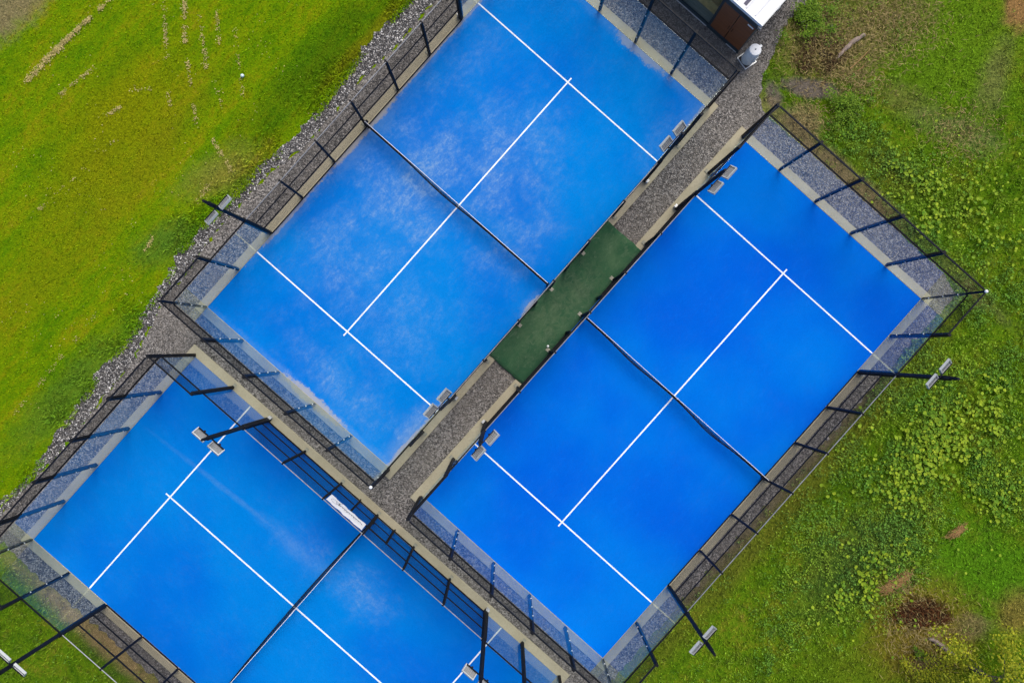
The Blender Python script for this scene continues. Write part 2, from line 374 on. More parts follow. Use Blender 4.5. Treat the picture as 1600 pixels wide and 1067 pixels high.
# ------------------------------------------------------------------ mesh helpers
class MB:
    def __init__(s): s.v = []; s.f = []
    def box(s, lo, hi):
        x0, y0, z0 = lo; x1, y1, z1 = hi; b = len(s.v)
        s.v += [(x0, y0, z0), (x1, y0, z0), (x1, y1, z0), (x0, y1, z0), (x0, y0, z1), (x1, y0, z1), (x1, y1, z1), (x0, y1, z1)]
        s.f += [tuple(b + i for i in q) for q in ((0, 3, 2, 1), (4, 5, 6, 7), (0, 1, 5, 4), (1, 2, 6, 5), (2, 3, 7, 6), (3, 0, 4, 7))]
        return s
    def bar(s, p0, p1, w, h=None):
        """rectangular bar between two points"""
        h = h or w; p0 = Vector(p0); p1 = Vector(p1); d = (p1 - p0).normalized()
        up = Vector((0, 0, 1)) if abs(d.z) < 0.95 else Vector((0, 1, 0))
        a = d.cross(up).normalized() * w / 2; c = a.cross(d).normalized() * h / 2; b = len(s.v)
        for p in (p0, p1):
            for q in (-a - c, a - c, a + c, -a + c): s.v.append(tuple(p + q))
        s.f += [tuple(b + i for i in q) for q in ((0, 1, 2, 3), (7, 6, 5, 4), (0, 4, 5, 1), (1, 5, 6, 2), (2, 6, 7, 3), (3, 7, 4, 0))]
        return s
    def tube(s, pts, rad, n=8):
        """tapered tube along points"""
        base = len(s.v); pts = [Vector(p) for p in pts]
        if not hasattr(rad, '__len__'): rad = [rad] * len(pts)
        for i, p in enumerate(pts):
            d = (pts[min(i + 1, len(pts) - 1)] - pts[max(i - 1, 0)]).normalized()
            up = Vector((0, 0, 1)) if abs(d.z) < 0.9 else Vector((1, 0, 0))
            a = d.cross(up).normalized(); c = a.cross(d)
            for k in range(n):
                t = 2 * math.pi * k / n
                s.v.append(tuple(p + (a * math.cos(t) + c * math.sin(t)) * rad[i]))
        for i in range(len(pts) - 1):
            for k in range(n):
                k2 = (k + 1) % n
                s.f.append((base + i * n + k, base + i * n + k2, base + (i + 1) * n + k2, base + (i + 1) * n + k))
        s.f.append(tuple(base + k for k in reversed(range(n)))); e = base + (len(pts) - 1) * n
        s.f.append(tuple(e + k for k in range(n)))
        return s
    def lathe(s, prof, n=20, centre=(0, 0, 0)):
        base = len(s.v)
        for r, z in prof:
            for k in range(n):
                t = 2 * math.pi * k / n; s.v.append((centre[0] + r * math.cos(t), centre[1] + r * math.sin(t), centre[2] + z))
        for i in range(len(prof) - 1):
            for k in range(n):
                k2 = (k + 1) % n
                s.f.append((base + i * n + k, base + i * n + k2, base + (i + 1) * n + k2, base + (i + 1) * n + k))
        s.f.append(tuple(base + k for k in reversed(range(n)))); e = base + (len(prof) - 1) * n
        s.f.append(tuple(e + k for k in range(n)))
        return s
    def mesh(s, name, mat):
        m = bpy.data.meshes.new(name); m.from_pydata(s.v, [], s.f); m.update()
        m.materials.append(mat); return m
    def build(s, name, mat, parent=None, loc=(0, 0, 0), rot=(0, 0, 0), smooth=False):
        m = s.mesh(name, mat)
        if smooth: m.polygons.foreach_set('use_smooth', [True] * len(m.polygons))
        return put(name, m, parent, loc, rot)

def put(name, mesh, parent=None, loc=(0, 0, 0), rot=(0, 0, 0)):
    o = bpy.data.objects.new(name, mesh); C.objects.link(o)
    o.location = loc; o.rotation_euler = rot
    if parent is not None: o.parent = parent
    return o
def tag(o, label=None, cat=None, group=None, kind=None):
    if label: o['label'] = label
    if cat: o['category'] = cat
    if group: o['group'] = group
    if kind: o['kind'] = kind
    return o
def empty(name, loc=(0, 0, 0), rz=0.0, label=None, cat=None, group=None, kind=None):
    o = bpy.data.objects.new(name, None); C.objects.link(o)
    o.empty_display_size = 0.3; o.location = loc; o.rotation_euler = (0, 0, rz)
    return tag(o, label, cat, group, kind)
def np_mesh(name, verts, faces, mat):
    """verts (n,3), faces (m,k) -> mesh, fast"""
    m = bpy.data.meshes.new(name); k = faces.shape[1]
    m.vertices.add(len(verts)); m.vertices.foreach_set('co', verts.astype(np.float32).ravel())
    m.loops.add(faces.size); m.loops.foreach_set('vertex_index', faces.astype(np.int32).ravel())
    m.polygons.add(len(faces)); m.polygons.foreach_set('loop_start', np.arange(0, faces.size, k, dtype=np.int32))
    m.update(calc_edges=True); m.validate(); m.materials.append(mat); return m
_cache = {}
def cached(key, fn):
    if key not in _cache: _cache[key] = fn()
    return _cache[key]
def dup(root, loc, rz, **kw):
    r = root.copy(); C.objects.link(r); r.location = loc; r.rotation_euler = (0, 0, rz)
    for k, v in kw.items(): r[k] = v
    for ch in list(root.children):
        c = ch.copy(); C.objects.link(c); c.parent = r
        for gch in list(ch.children):
            d = gch.copy(); C.objects.link(d); d.parent = c
    return r
def inside(poly, x, y):
    res = np.zeros(x.shape, bool); n = len(poly)
    for i in range(n):
        x1, y1 = poly[i]; x2, y2 = poly[(i + 1) % n]
        if y1 == y2: continue
        cond = ((y1 > y) != (y2 > y)) & (x < (x2 - x1) * (y - y1) / (y2 - y1) + x1)
        res ^= cond
    return res
def ragged(poly, step=0.18, amp=0.07):
    """break the straight edges of a ground outline up a little"""
    out = []
    for i in range(len(poly)):
        a = np.array(poly[i]); b = np.array(poly[(i + 1) % len(poly)]); L = np.linalg.norm(b - a); n = max(1, int(L / step))
        nrm = np.array([-(b - a)[1], (b - a)[0]]) / max(L, 1e-6)
        for k in range(n):
            q = a + (b - a) * k / n + nrm * random.gauss(0, amp) * (k > 0)
            out.append((float(q[0]), float(q[1])))
    return out
def sheet(name, poly, z, mat, thick=0.0):
    from mathutils.geometry import delaunay_2d_cdt
    n = len(poly)
    v, e, f, *_ = delaunay_2d_cdt([Vector(p) for p in poly], [], [list(range(n))], 1, 1e-5)
    F = []
    for t in f:
        a, b, c = (v[k] for k in t[:3]); F.append(tuple(t) if (b - a).cross(c - a) > 0 else tuple(reversed(t)))
    m = bpy.data.meshes.new(name); m.from_pydata([(p.x, p.y, z) for p in v], [], F); m.update(); m.materials.append(mat)
    return put(name, m)

# ------------------------------------------------------------------ ground
lawn = MB(); S = 900
lawn.v = [(-S, -S, 0), (S, -S, 0), (S, S, 0), (-S, S, 0)]; lawn.f = [(0, 1, 2, 3)]
tag(lawn.build('lawn', MAT['ground']), 'green and olive meadow grass around the blue courts', kind='structure')

STONE_OUT = [(3.61, 23.49), (-1.50, 17.51), (-2.97, 15.89), (-4.18, 14.54), (-5.11, 13.46), (-6.18, 12.25), (-6.71, 11.52), (-7.51, 10.44), (-8.12, 9.64), (-8.79, 8.80), (-9.77, 7.97), (-10.33, 7.60), (-10.89, 6.93), (-11.76, 5.99), (-12.61, 5.16), (-12.93, 4.62), (-13.51, 4.17), (-13.80, 3.58), (-14.04, 3.08), (-14.33, 2.60), (-14.88, 1.80), (-15.54, 0.60), (-16.89, -0.92), (-17.46, -1.85), (-18.23, -2.97), (-18.80, -3.89), (-19.30, -4.64), (-20.14, -5.67), (-20.98, -6.33), (-22.56, -7.76), (-23.86, -8.94)]
STONE_IN = [(4.96, 23.50), (-0.02, 17.52), (-1.50, 15.89), (-2.86, 14.54), (-3.83, 13.52), (-4.79, 12.36), (-5.64, 11.63), (-6.52, 10.69), (-6.79, 10.20), (-7.48, 9.48), (-8.31, 8.51), (-9.11, 7.81), (-9.85, 7.28), (-10.59, 6.53), (-11.63, 5.32), (-12.13, 4.76), (-12.71, 3.96), (-13.40, 2.89), (-14.22, 2.14), (-14.67, 1.05), (-15.62, -0.68), (-16.30, -1.61), (-17.46, -2.97), (-18.30, -4.13), (-19.48, -5.33), (-20.48, -6.41), (-20.98, -7.02), (-22.55, -8.68), (-23.33, -9.61)]
GRAVEL = STONE_IN + [(-22.55, -9.48), (-21.23, -8.63)] + [wpt('c', -0.9, -10.9), wpt('c', 0.3, -11.05), wpt('c', 21.2, -11.0), wpt('c', 21.4, -0.5),
          wpt('b', -1.5, -10.8), wpt('b', 0.5, -10.95), wpt('b', 10, -10.95), wpt('b', 19.8, -11.0), wpt('b', 21.2, -11.0), wpt('b', 21.5, -10.0), wpt('b', 21.55, -5), wpt('b', 21.45, -0.6), wpt('b', 21.5, 0.2),
          (10.78, 9.95), (10.62, 10.55), (10.79, 11.36), (11.17, 12.17), (11.63, 13.25), (12.12, 14.01), (12.77, 14.74), (13.99, 16.23), (15.63, 20.03), (13.48, 23.55)]
gravel_poly = ragged(GRAVEL, 0.16, 0.05)
tag(sheet('gravel_path', gravel_poly, 0.004, MAT['gravel']), 'dark grey gravel between the courts and around the hut', kind='structure')
stone_poly = ragged(STONE_OUT + STONE_IN[::-1], 0.15, 0.06)
tag(sheet('stone_strip', stone_poly, 0.008, MAT['stone_bed']), 'dark bed under the loose stone border beside the lawn', kind='structure')

# green carpet between the two upper courts
def mat_quad():
    m0, m1 = 6.22, 13.70
    p = [wpt('a', m0, -10.025), wpt('a', m1, -10.025), wpt('b', m1 - 0.02, 0.025), wpt('b', m0 - 0.02, 0.025)]
    c = np.mean(p, 0); t = FR['a'][2]
    loc = [((x - c[0]) * math.cos(t) + (y - c[1]) * math.sin(t), -(x - c[0]) * math.sin(t) + (y - c[1]) * math.cos(t)) for x, y in p]
    b = MB(); n = 40; lo = [np.array(loc[0]), np.array(loc[3])]; hi = [np.array(loc[1]), np.array(loc[2])]
    lens = []
    for i in range(n + 1):
        k = i / n
        for j in range(9):
            q = (lo[0] * (1 - k) + hi[0] * k) * (1 - j / 8) + (lo[1] * (1 - k) + hi[1] * k) * (j / 8)
            if i in (0, n): q = q + np.array([random.gauss(0, 0.012), 0])
            b.v.append((q[0], q[1], 0.074 + 0.006 * math.sin(i * 1.1 + j * 0.9)))
    for i in range(n):
        for j in range(8):
            a = i * 9 + j; b.f.append((a, a + 9, a + 10, a + 1))
    o = b.build('walkway_carpet', make_green_mat(), None, (c[0], c[1], 0), (0, 0, t), True)
    md = o.modifiers.new('thickness', 'SOLIDIFY'); md.thickness = 0.012; md.offset = -1
    tag(o, 'worn green carpet laid over the gravel between the two upper courts', kind='structure')
mat_quad()

# ------------------------------------------------------------------ courts
TURF = {
    'a': make_turf('sandy_blue_turf', (0.000, 0.142, 0.560), (0.000, 0.196, 0.610), 0.07,
                   [(9.7, -3.0, 2.6, 1.9, 1.0), (12.2, -5.0, 2.8, 1.8, 0.75), (10.8, -7.6, 2.2, 1.2, 0.5), (5.8, -3.0, 2.4, 1.9, 0.55), (4.8, -6.2, 2.2, 1.8, 0.32), (14.0, -1.2, 3, 1.0, 0.25), (1.2, -6.5, 0.7, 2.6, 0.5), (1.6, -9.6, 1.4, 0.4, 0.8), (18.2, -9.6, 1.4, 0.6, 0.4)],
                   [(9.6, 0.0, 2.4, 0.55, 1.0), (13.5, 0.0, 2.4, 0.22, 0.9), (5.0, 0.0, 2.0, 0.30, 0.7), (17.0, 0.0, 2.0, 0.25, 0.5), (1.3, -10.0, 2.2, 0.40, 0.8), (8.9, -10.0, 0.7, 0.28, 0.8), (0.0, -6.0, 0.20, 4.2, 0.8), (20.0, -6.5, 0.30, 3.8, 0.6), (19.8, -10.0, 1.8, 0.35, 0.6)], 3.0),
    'b': make_turf('deep_blue_turf', (0.000, 0.102, 0.590), (0.000, 0.166, 0.650), 0.018, [], (), 11.0),
    'c': make_turf('streaked_blue_turf', (0.000, 0.128, 0.560), (0.000, 0.194, 0.610), 0.035,
                   [(11.7, -2.7, 1.3, 0.8, 0.65), (8.8, -3.0, 1.2, 0.8, 0.25)], (), 23.0,
                   [(5.8, -3.2, 3.8, 0.09, 0.06, 0.16), (8.6, -3.1, 1.7, 0.30, 0.0, 0.24)]),
}
COURT = {'a': 'sandy upper left', 'b': 'deep blue right-hand', 'c': 'lower left'}
def ring(o0, o1, z0, z1):
    """rectangular frame of concrete, one closed body"""
    out = [(-o1, o1), (20 + o1, o1), (20 + o1, -10 - o1), (-o1, -10 - o1)]; inn = [(-o0, o0), (20 + o0, o0), (20 + o0, -10 - o0), (-o0, -10 - o0)]
    b = MB()
    for z in (z0, z1):
        b.v += [(x, y, z) for x, y in out] + [(x, y, z) for x, y in inn]
    for i in range(4):
        j = (i + 1) % 4
        b.f += [(8 + i, 12 + i, 12 + j, 8 + j), (i, j, 4 + j, 4 + i), (i, 8 + i, 8 + j, j), (4 + i, 4 + j, 12 + j, 12 + i)]
    return b
for q in 'abc':
    ox, oy, t = FR[q]
    b = MB(); b.box((-0.022, -10.022, -0.2), (20.022, 0.022, 0.050))
    turf = b.build('court_turf', TURF[q], None, (ox, oy, 0), (0, 0, t))
    tag(turf, {'a': 'blue padel court carpet dusted with pale sand, upper left', 'b': 'clean deep blue padel court carpet on the right', 'c': 'blue padel court carpet with one pale streak, lower left'}[q], kind='structure')
    z0, z1 = 0.050, 0.054
    for u0, u1, v0, v1 in ((3.02, 3.08, -10, 0), (16.92, 16.98, -10, 0)):
        MB().box((u0, v0, z0), (u1, v1, z1)).build('service_line', MAT['white_line'], turf)
    MB().box((2.82, -5.03, z0), (17.18, -4.97, z1 + 0.002)).build('centre_line', MAT['white_line'], turf)
    o = ring(0.024, 0.40, -0.2, 0.065).build('concrete_kerb', MAT['concrete'], None, (ox, oy, 0), (0, 0, t))
    md = o.modifiers.new('soft_edges', 'BEVEL'); md.width = 0.012; md.segments = 1
    tag(o, 'beige concrete kerb around the %s court' % COURT[q], kind='structure')

# ------------------------------------------------------------------ enclosures of glass, mesh and black steel
OFF = 0.035                       # glass line outside the carpet edge
def wire_panel(wd, ht):
    def fn():
        b = MB(); p = 0.05; r = 0.0024
        for i in range(int(wd / p) + 1):
            x = min(i * p + (wd % p) / 2, wd); b.box((x - r, -r, 0), (x + r, r, ht))
        for j in range(int(ht / p) + 1):
            z = min(j * p + (ht % p) / 2, ht); b.box((0, -r - 0.003, z - r), (wd, -r, z + r))
        return b.mesh('mesh_panel', MAT['wire'])
    return cached(('wire', round(wd, 3), round(ht, 3)), fn)
def rail_mesh(wd, s, mat='black'):
    return cached(('rail', round(wd, 3), s, mat), lambda: MB().box((0, -s / 2, -s / 2), (wd, s / 2, s / 2)).mesh('rail', MAT[mat]))
def tube_rail(wd, r, mat):
    return cached(('tube', round(wd, 3), r, mat), lambda: MB().tube([(0, 0, 0), (wd, 0, 0)], r, 10).mesh('top_rail', MAT[mat]))
def pane(wd, ht):
    return cached(('pane', round(wd, 3), ht), lambda: MB().box((0, -0.006, 0), (wd, 0.006, ht)).mesh('glass_panel', MAT['glass']))
def post_mesh(h, wd=0.09, dp=0.13):
    return cached(('post', h, wd, dp), lambda: MB().box((-wd / 2, 0, 0), (wd / 2, dp, h)).mesh('post', MAT['black']))
def plate_mesh():
    return cached('plate', lambda: MB().box((-0.075, 0.06, 0.02), (0.075, 0.24, 0.034)).mesh('base_plate', MAT['plate']))
def clamp_mesh():
    return cached('clamp', lambda: MB().box((-0.020, -0.040, -0.012), (0.020, -0.008, 0.012)).mesh('clamp', MAT['galv']))
def cap_mesh():
    return cached('cap', lambda: MB().lathe([(0.062, 0), (0.062, 0.03), (0.045, 0.06), (0.01, 0.075)], 12).mesh('post_cap', MAT['white']))

def add_post(E, x, y, rot, h, glass, wd=0.10, cap=False, plate=False):
    """post with local +y pointing out of the court"""
    p = put('post', post_mesh(h, wd), E, (x, y, 0.065), (0, 0, rot))
    if plate: put('base_plate', plate_mesh(), p, (0, 0.02, 0.001))
    if glass:
        for z in (0.55, 1.5, 2.45): put('clamp', clamp_mesh(), p, (0, -0.006, z))
    if cap: put('post_cap', cap_mesh(), p, (0, 0.05, h))
    return p

def enclosure(q, label, gate_side, gate_open, caps):
    ox, oy, t = FR[q]
    E = empty('court_enclosure', (ox, oy, 0), t, label, 'fence', 'glass and mesh enclosures around the courts')
    zb = 0.065
    # end walls: start point, direction angle of the wall, outward rotation for posts
    for side in (0, 1):
        x = -OFF if side == 0 else 20 + OFF
        rot = R(90) if side == 0 else R(-90)               # post +y turned outwards (-x or +x)
        for k in range(6):
            y = -2.0 * k
            if k in (0, 5):
                rc = rot + (R(-45) if (side == 0) == (k == 0) else R(45))
                yy = OFF if k == 0 else -10 - OFF
                add_post(E, x, yy, rc, 3.96, True, 0.09, cap=((side, k) in caps))
            else:
                add_post(E, x + (-0.02 if side == 0 else 0.02), y, rot, 3.96, True)
        for k in range(5):
            y0 = -2.0 * k + (OFF if k == 0 else 0); y1 = -2.0 * (k + 1) - (OFF if k == 4 else 0)
            L = y0 - y1
            put('glass_panel', pane(round(L - 0.024, 3), 2.94), E, (x, y0 - 0.012, zb + 0.01), (0, 0, R(-90)))
            xo = x + (-0.055 if side == 0 else 0.055)
            put('rail', rail_mesh(round(L - 0.08, 3), 0.05), E, (xo, y0 - 0.04, 3.03), (0, 0, R(-90)))
            put('rail', rail_mesh(round(L - 0.08, 3), 0.05), E, (xo, y0 - 0.04, 4.00), (0, 0, R(-90)))
            put('mesh_panel', wire_panel(round(L - 0.10, 3), 0.91), E, (xo, y0 - 0.05, 3.06), (0, 0, R(-90)))
    # side walls
    for side in (0, 1):
        y = OFF if side == 0 else -10 - OFF
        rot = 0.0 if side == 0 else R(180)
        yo = y + (0.05 if side == 0 else -0.05)
        ysk = y + (0.0 if side == 0 else 0.0)
        for u in (2, 18): add_post(E, u, y + (0.02 if side == 0 else -0.02), rot, 3.96, True, plate=True)
        for u in (6, 8, 10, 12, 14): add_post(E, u, y, rot, 2.96, False, 0.075, plate=True)
        for u0, u1 in ((0, 2), (2, 4), (16, 18), (18, 20)):
            a0 = u0 - (OFF if u0 == 0 else 0); a1 = u1 + (OFF if u1 == 20 else 0); L = a1 - a0
            lo = 0.012 + (0.01 if a0 < 0 else 0); 
            put('glass_panel', pane(round(L - lo - 0.022, 3), 2.94), E, (a0 + lo, y, zb + 0.01))
            put('rail', rail_mesh(round(L - 0.08, 3), 0.045), E, (a0 + 0.04, yo, 3.03))
            if u0 in (0, 18):
                put('rail', rail_mesh(round(L - 0.08, 3), 0.05), E, (a0 + 0.04, yo, 4.00))
                put('mesh_panel', wire_panel(round(L - 0.10, 3), 0.91), E, (a0 + 0.05, yo, 3.06))
        for u0 in (4, 6, 8, 10, 12, 14):
            gate = side == gate_side and u0 in (8, 10)
            put('top_rail', tube_rail(1.94, 0.017, 'rail_zinc'), E, (u0 + 0.03, yo, 3.03))
            if not gate:
                for z in (0.09, 1.03, 2.03): put('rail', rail_mesh(1.94, 0.04), E, (u0 + 0.03, yo if z > 1 else y, z))
                for z in (0.13, 1.06, 2.06): put('mesh_panel', wire_panel(1.92, 0.93 if z < 2 else 0.94), E, (u0 + 0.04, yo, z))
            else:
                put('rail', rail_mesh(1.94, 0.04), E, (u0 + 0.03, yo, 2.03))
                put('mesh_panel', wire_panel(1.92, 0.94), E, (u0 + 0.04, yo, 2.06))
                gp = 9.05 if u0 == 8 else 10.95               # gate jamb
                put('post', post_mesh(1.94, 0.05), E, (gp, y, 0.065), (0, 0, rot))
                a0 = u0 + 0.03 if u0 == 8 else gp + 0.025; L = 0.97
                for z in (0.10, 1.03): put('rail', rail_mesh(0.98, 0.04), E, (a0, yo, z))
                for z in (0.13, 1.06): put('mesh_panel', wire_panel(0.96, 0.93), E, (a0 + 0.01, yo, z))
                if not gate_open:
                    g0 = gp + 0.04 if u0 == 8 else 10.05
                    gt = MB()
                    for z in (0.12, 1.03, 1.97): gt.bar((0, 0, z), (0.86, 0, z), 0.035)
                    gt.bar((0, 0, 0.10), (0, 0, 1.99), 0.04); gt.bar((0.86, 0, 0.10), (0.86, 0, 1.99), 0.04)
                    go = gt.build('gate', MAT['black'], E, (g0, yo, 0))
                    for z in (0.14, 1.05): put('mesh_panel', wire_panel(0.82, 0.88), go, (0.02, 0, z))
    return E
ENC = {
 'a': enclosure('a', 'black glass and mesh enclosure around the sandy blue court beside the stone border', 1, True, {(0, 5)}),
 'b': enclosure('b', 'black glass and mesh enclosure around the clean deep blue court beside the rough grass', 0, True, {(1, 5)}),
 'c': enclosure('c', 'black glass and mesh enclosure of the lower left court carrying the white banner', 0, False, set()),
}

# ------------------------------------------------------------------ nets
def net(q, label, bulge):
    ox, oy, t = FR[q]
    N = empty('court_net', wpt(q, 10, 0) + (0.05,), t, label, 'net', 'nets across the courts')
    n = 240; rows = 20
    def P(i, j):
        k = i / n; v = -0.06 - 9.88 * k
        top = 0.92 - 0.05 * math.sin(math.pi * k); z = 0.03 + (top - 0.03) * j / rows
        bl = bulge(k) * math.sin(math.pi * min(1, j / rows) ** 0.8) 
        return Vector((-bl, v, z))
    b = MB(); r = 0.0042
    for i in range(n + 1):
        for j in range(rows):
            p0, p1 = P(i, j), P(i, j + 1); k = len(b.v)
            b.v += [tuple(p0 + Vector((0, -r, 0))), tuple(p0 + Vector((0, r, 0))), tuple(p1 + Vector((0, r, 0))), tuple(p1 + Vector((0, -r, 0)))]
            b.f.append((k, k + 1, k + 2, k + 3))
    for j in range(rows + 1):
        for i in range(0, n, 2):
            p0, p1 = P(i, j), P(i + 2, j); k = len(b.v)
            b.v += [tuple(p0 + Vector((-r, 0, 0))), tuple(p0 + Vector((r, 0, 0.001))), tuple(p1 + Vector((r, 0, 0.001))), tuple(p1 + Vector((-r, 0, 0)))]
            b.f.append((k, k + 1, k + 2, k + 3))
    tag(b.build('netting', MAT['wire'], N), kind='stuff')
    b = MB()
    for k0 in range(20):
        p0, p1 = P(k0 * 12, rows), P(k0 * 12 + 12, rows); p0.z += 0.0; p1.z += 0.0
        b.bar(p0, p1, 0.016, 0.030)
    m = b.build('tape', MAT['tape'], N); tag(m, 'white tape along the top of the net')
    MB().bar((0, -4.94 - 0.06, 0.0), (0, -5.0, 0.86), 0.05, 0.02).build('centre_strap', MAT['tape'], N)
    for v in (-0.03, -9.97):
        p = MB().tube([(0, v, 0), (0, v, 0.93)], 0.04, 10).build('net_post', MAT['black'], N)
    MB().box((0.03, -0.09, 0.62), (0.12, 0.0, 0.72)).build('winch', MAT['black'], N)
    return N
net('a', 'black net with white tape across the sandy upper left court', lambda k: 0.02 + 0.10 * math.exp(-((k - 0.42) / 0.16) ** 2))
net('b', 'sagging black net with white tape across the clean deep blue right court', lambda k: 0.02 + 0.15 * math.exp(-((k - 0.70) / 0.12) ** 2) + 0.10 * math.exp(-((k - 0.28) / 0.12) ** 2))
net('c', 'dark net slumping to one side across the lower left court with the white banner', lambda k: 0.02 + 0.13 * math.sin(math.pi * min(1, k * 1.1)) ** 0.8)

# ------------------------------------------------------------------ floodlights
def make_floodlight():
    F = empty('floodlight')
    po = MB().box((-0.085, 0.0, 0.065), (0.085, 0.15, 3.1)).box((-0.06, 0.02, 3.1), (0.06, 0.13, 6.25)).build('pole', MAT['black'], F)
    MB().tube([(0, 0.07, 6.25), (0, 0.07, 6.65)], [0.06, 0.045], 8).build('pole_tip', MAT['black'], po)
    put('base_plate', plate_mesh(), po, (0, 0.0, 0.066))
    put('base_bracket', cached('bracket', lambda: MB().box((-0.07, 0.151, 0.08), (0.07, 0.24, 0.30)).mesh('base_bracket', MAT['galv'])), po)
    cr = MB().box((-0.56, -0.03, 5.74), (0.56, 0.0, 5.80)).build('crossarm', MAT['black'], F)
    for s in (-1, 1):
        lamp = MB()
        w2, d2, h2 = 0.25, 0.145, 0.035
        # shallow housing with a raised rim
        lamp.box((-w2, -d2, -h2), (w2, d2, 0.0))
        lamp.box((-w2, -d2, 0.0), (-w2 + 0.035, d2, 0.045)).box((w2 - 0.035, -d2, 0.0), (w2, d2, 0.045))
        lamp.box((-w2 + 0.035, -d2, 0.0), (w2 - 0.035, -d2 + 0.035, 0.045)).box((-w2 + 0.035, d2 - 0.035, 0.0), (w2 - 0.035, d2, 0.045))
        L = lamp.build('lamp', MAT['lamp_frame'], F, (s * 0.34, -0.14, 5.82), (R(-40), 0, 0))
        fins = MB(); n = 14; x0, x1 = -w2 + 0.04, w2 - 0.04
        for i in range(n + 1):
            x = x0 + (x1 - x0) * i / n; z = 0.022 if i % 2 else 0.008
            fins.v += [(x, -d2 + 0.04, z), (x, d2 - 0.04, z)]
        for i in range(n): fins.f.append((2 * i, 2 * i + 2, 2 * i + 3, 2 * i + 1))
        fins.build('heat_sink', MAT['lamp_grey'], L)
        MB().box((-w2 + 0.03, -d2 + 0.03, -h2 - 0.006), (w2 - 0.03, d2 - 0.03, -h2 + 0.001)).build('lens', MAT['lens'], L)
        MB().box((-0.03, d2 - 0.0, -0.03), (0.03, d2 + 0.06, 0.03)).build('hinge', MAT['black'], L)
    return F
proto = make_floodlight(); first = True
FL = [
 ('a', 4, 0, 'floodlight pole of the sandy court reaching over the stone border towards the lawn'),
 ('a', 16, 0, 'floodlight pole on the stone border side of the sandy court, nearest the top edge'),
 ('a', 4, 1, 'two-lamp floodlight on the walkway side of the sandy court, by its lower corner'),
 ('a', 16, 1, 'floodlight with two lamps on the walkway side of the sandy court, nearest the white bin'),
 ('b', 4, 0, 'floodlight on the walkway side of the deep blue court, nearest the white banner'),
 ('b', 16, 0, 'floodlight on the walkway side of the deep blue court, opposite the white bin'),
 ('b', 4, 1, 'floodlight reaching over the rough grass, nearest the lower corner of the deep blue court'),
 ('b', 16, 1, 'floodlight reaching over the rough grass beside the round-leaved weeds, far right of the photo'),
 ('c', 4, 0, 'floodlight with two pale lamps hanging over the upper service line of the lower left court'),
 ('c', 16, 0, 'floodlight over the service line at the bottom edge, right of the white banner'),
 ('c', 4, 1, 'floodlight above the lawn in the bottom left corner of the photo'),
]
for q, u, side, label in FL:
    t = FR[q][2]
    loc = wpt(q, u, OFF + 0.01 if side == 0 else -10 - OFF - 0.01) + (0.0,); rz = t if side == 0 else t + math.pi
    if first:
        first = False; o = proto; o.location = loc; o.rotation_euler = (0, 0, rz)
        tag(o, label, 'floodlight', 'floodlights on the court fences')
    else:
        o = dup(proto, loc, rz, label=label)

# ------------------------------------------------------------------ banner on the lower left court's fence
def banner():
    t = FR['c'][2]; x, y = wpt('c', 8.0, OFF + 0.05 + 0.055)
    B = empty('banner', (x, y, 2.1), t, 'white banner with cursive black lettering tied to the top of the fence', 'banner')
    b = MB(); n = 24; z0, z1 = 0.0, 0.86
    for i in range(n + 1):
        u = 0.10 + 1.76 * i / n
        for z in (z0, z1): b.v.append((u, 0.012 * math.sin(i * 0.9) - 0.004 * i % 0.01, z))
    for i in range(n): b.f.append((2 * i, 2 * i + 2, 2 * i + 3, 2 * i + 1))
    sh = b.build('banner_sheet', MAT['banner'], B)
    md = sh.modifiers.new('cloth', 'SOLIDIFY'); md.thickness = 0.006
    def stroke(pts, wd, mat, name, ofs):
        m = MB(); L = len(pts)
        for i, (px, pz) in enumerate(pts):
            a = pts[max(0, i - 1)]; c = pts[min(L - 1, i + 1)]; d = Vector((c[0] - a[0], c[1] - a[1])); d = d.normalized() if d.length else Vector((1, 0))
            h = wd * (0.55 + 0.45 * abs(math.sin(i * 0.55))) / 2
            m.v += [(px - d.y * h, ofs, pz + d.x * h), (px + d.y * h, ofs, pz - d.x * h)]
        for i in range(L - 1): m.f.append((2 * i, 2 * i + 2, 2 * i + 3, 2 * i + 1))
        o = m.build(name, mat, B); md = o.modifiers.new('ink_depth', 'SOLIDIFY'); md.thickness = 0.003
    # pale flourish of the initial, then the joined letters of the word
    fl = []
    for i in range(40):
        a = 0.4 + i / 39 * 5.2; fl.append((0.36 + 0.16 * math.cos(a) + 0.06 * i / 39, 0.47 + 0.17 * math.sin(a)))
    for i in range(24): fl.append((0.42 + 0.012 * i, 0.30 + 0.22 * math.sin(i * 0.22)))
    for ofs in (0.0265, -0.0265):
        stroke(fl, 0.020, MAT['ink_pale'], 'lettering', ofs)
        wd = []; x = 0.60
        for L in range(9):                                    # joined loops of a script hand
            hh = (0.13, 0.10, 0.11, 0.16, 0.10, 0.10, 0.15, 0.10, 0.11)[L]; ww = 0.112
            if L == 0:
                for i in range(8): wd.append((x - 0.03 + 0.01 * i * 0.4, 0.22 + 0.3 * i / 7))
            for i in range(12):
                a = i / 12 * 2 * math.pi
                wd.append((x + ww * i / 12 + 0.022 * math.sin(a), 0.38 + hh * 0.75 * (1 - math.cos(a)) / 2 + 0.006 * L * -1))
            x += ww
        for i in range(10): wd.append((x + 0.016 * i, 0.34 + 0.005 * i * i * 0.25))
        stroke(wd, 0.030, MAT['ink'], 'lettering', ofs)
    return B
banner()

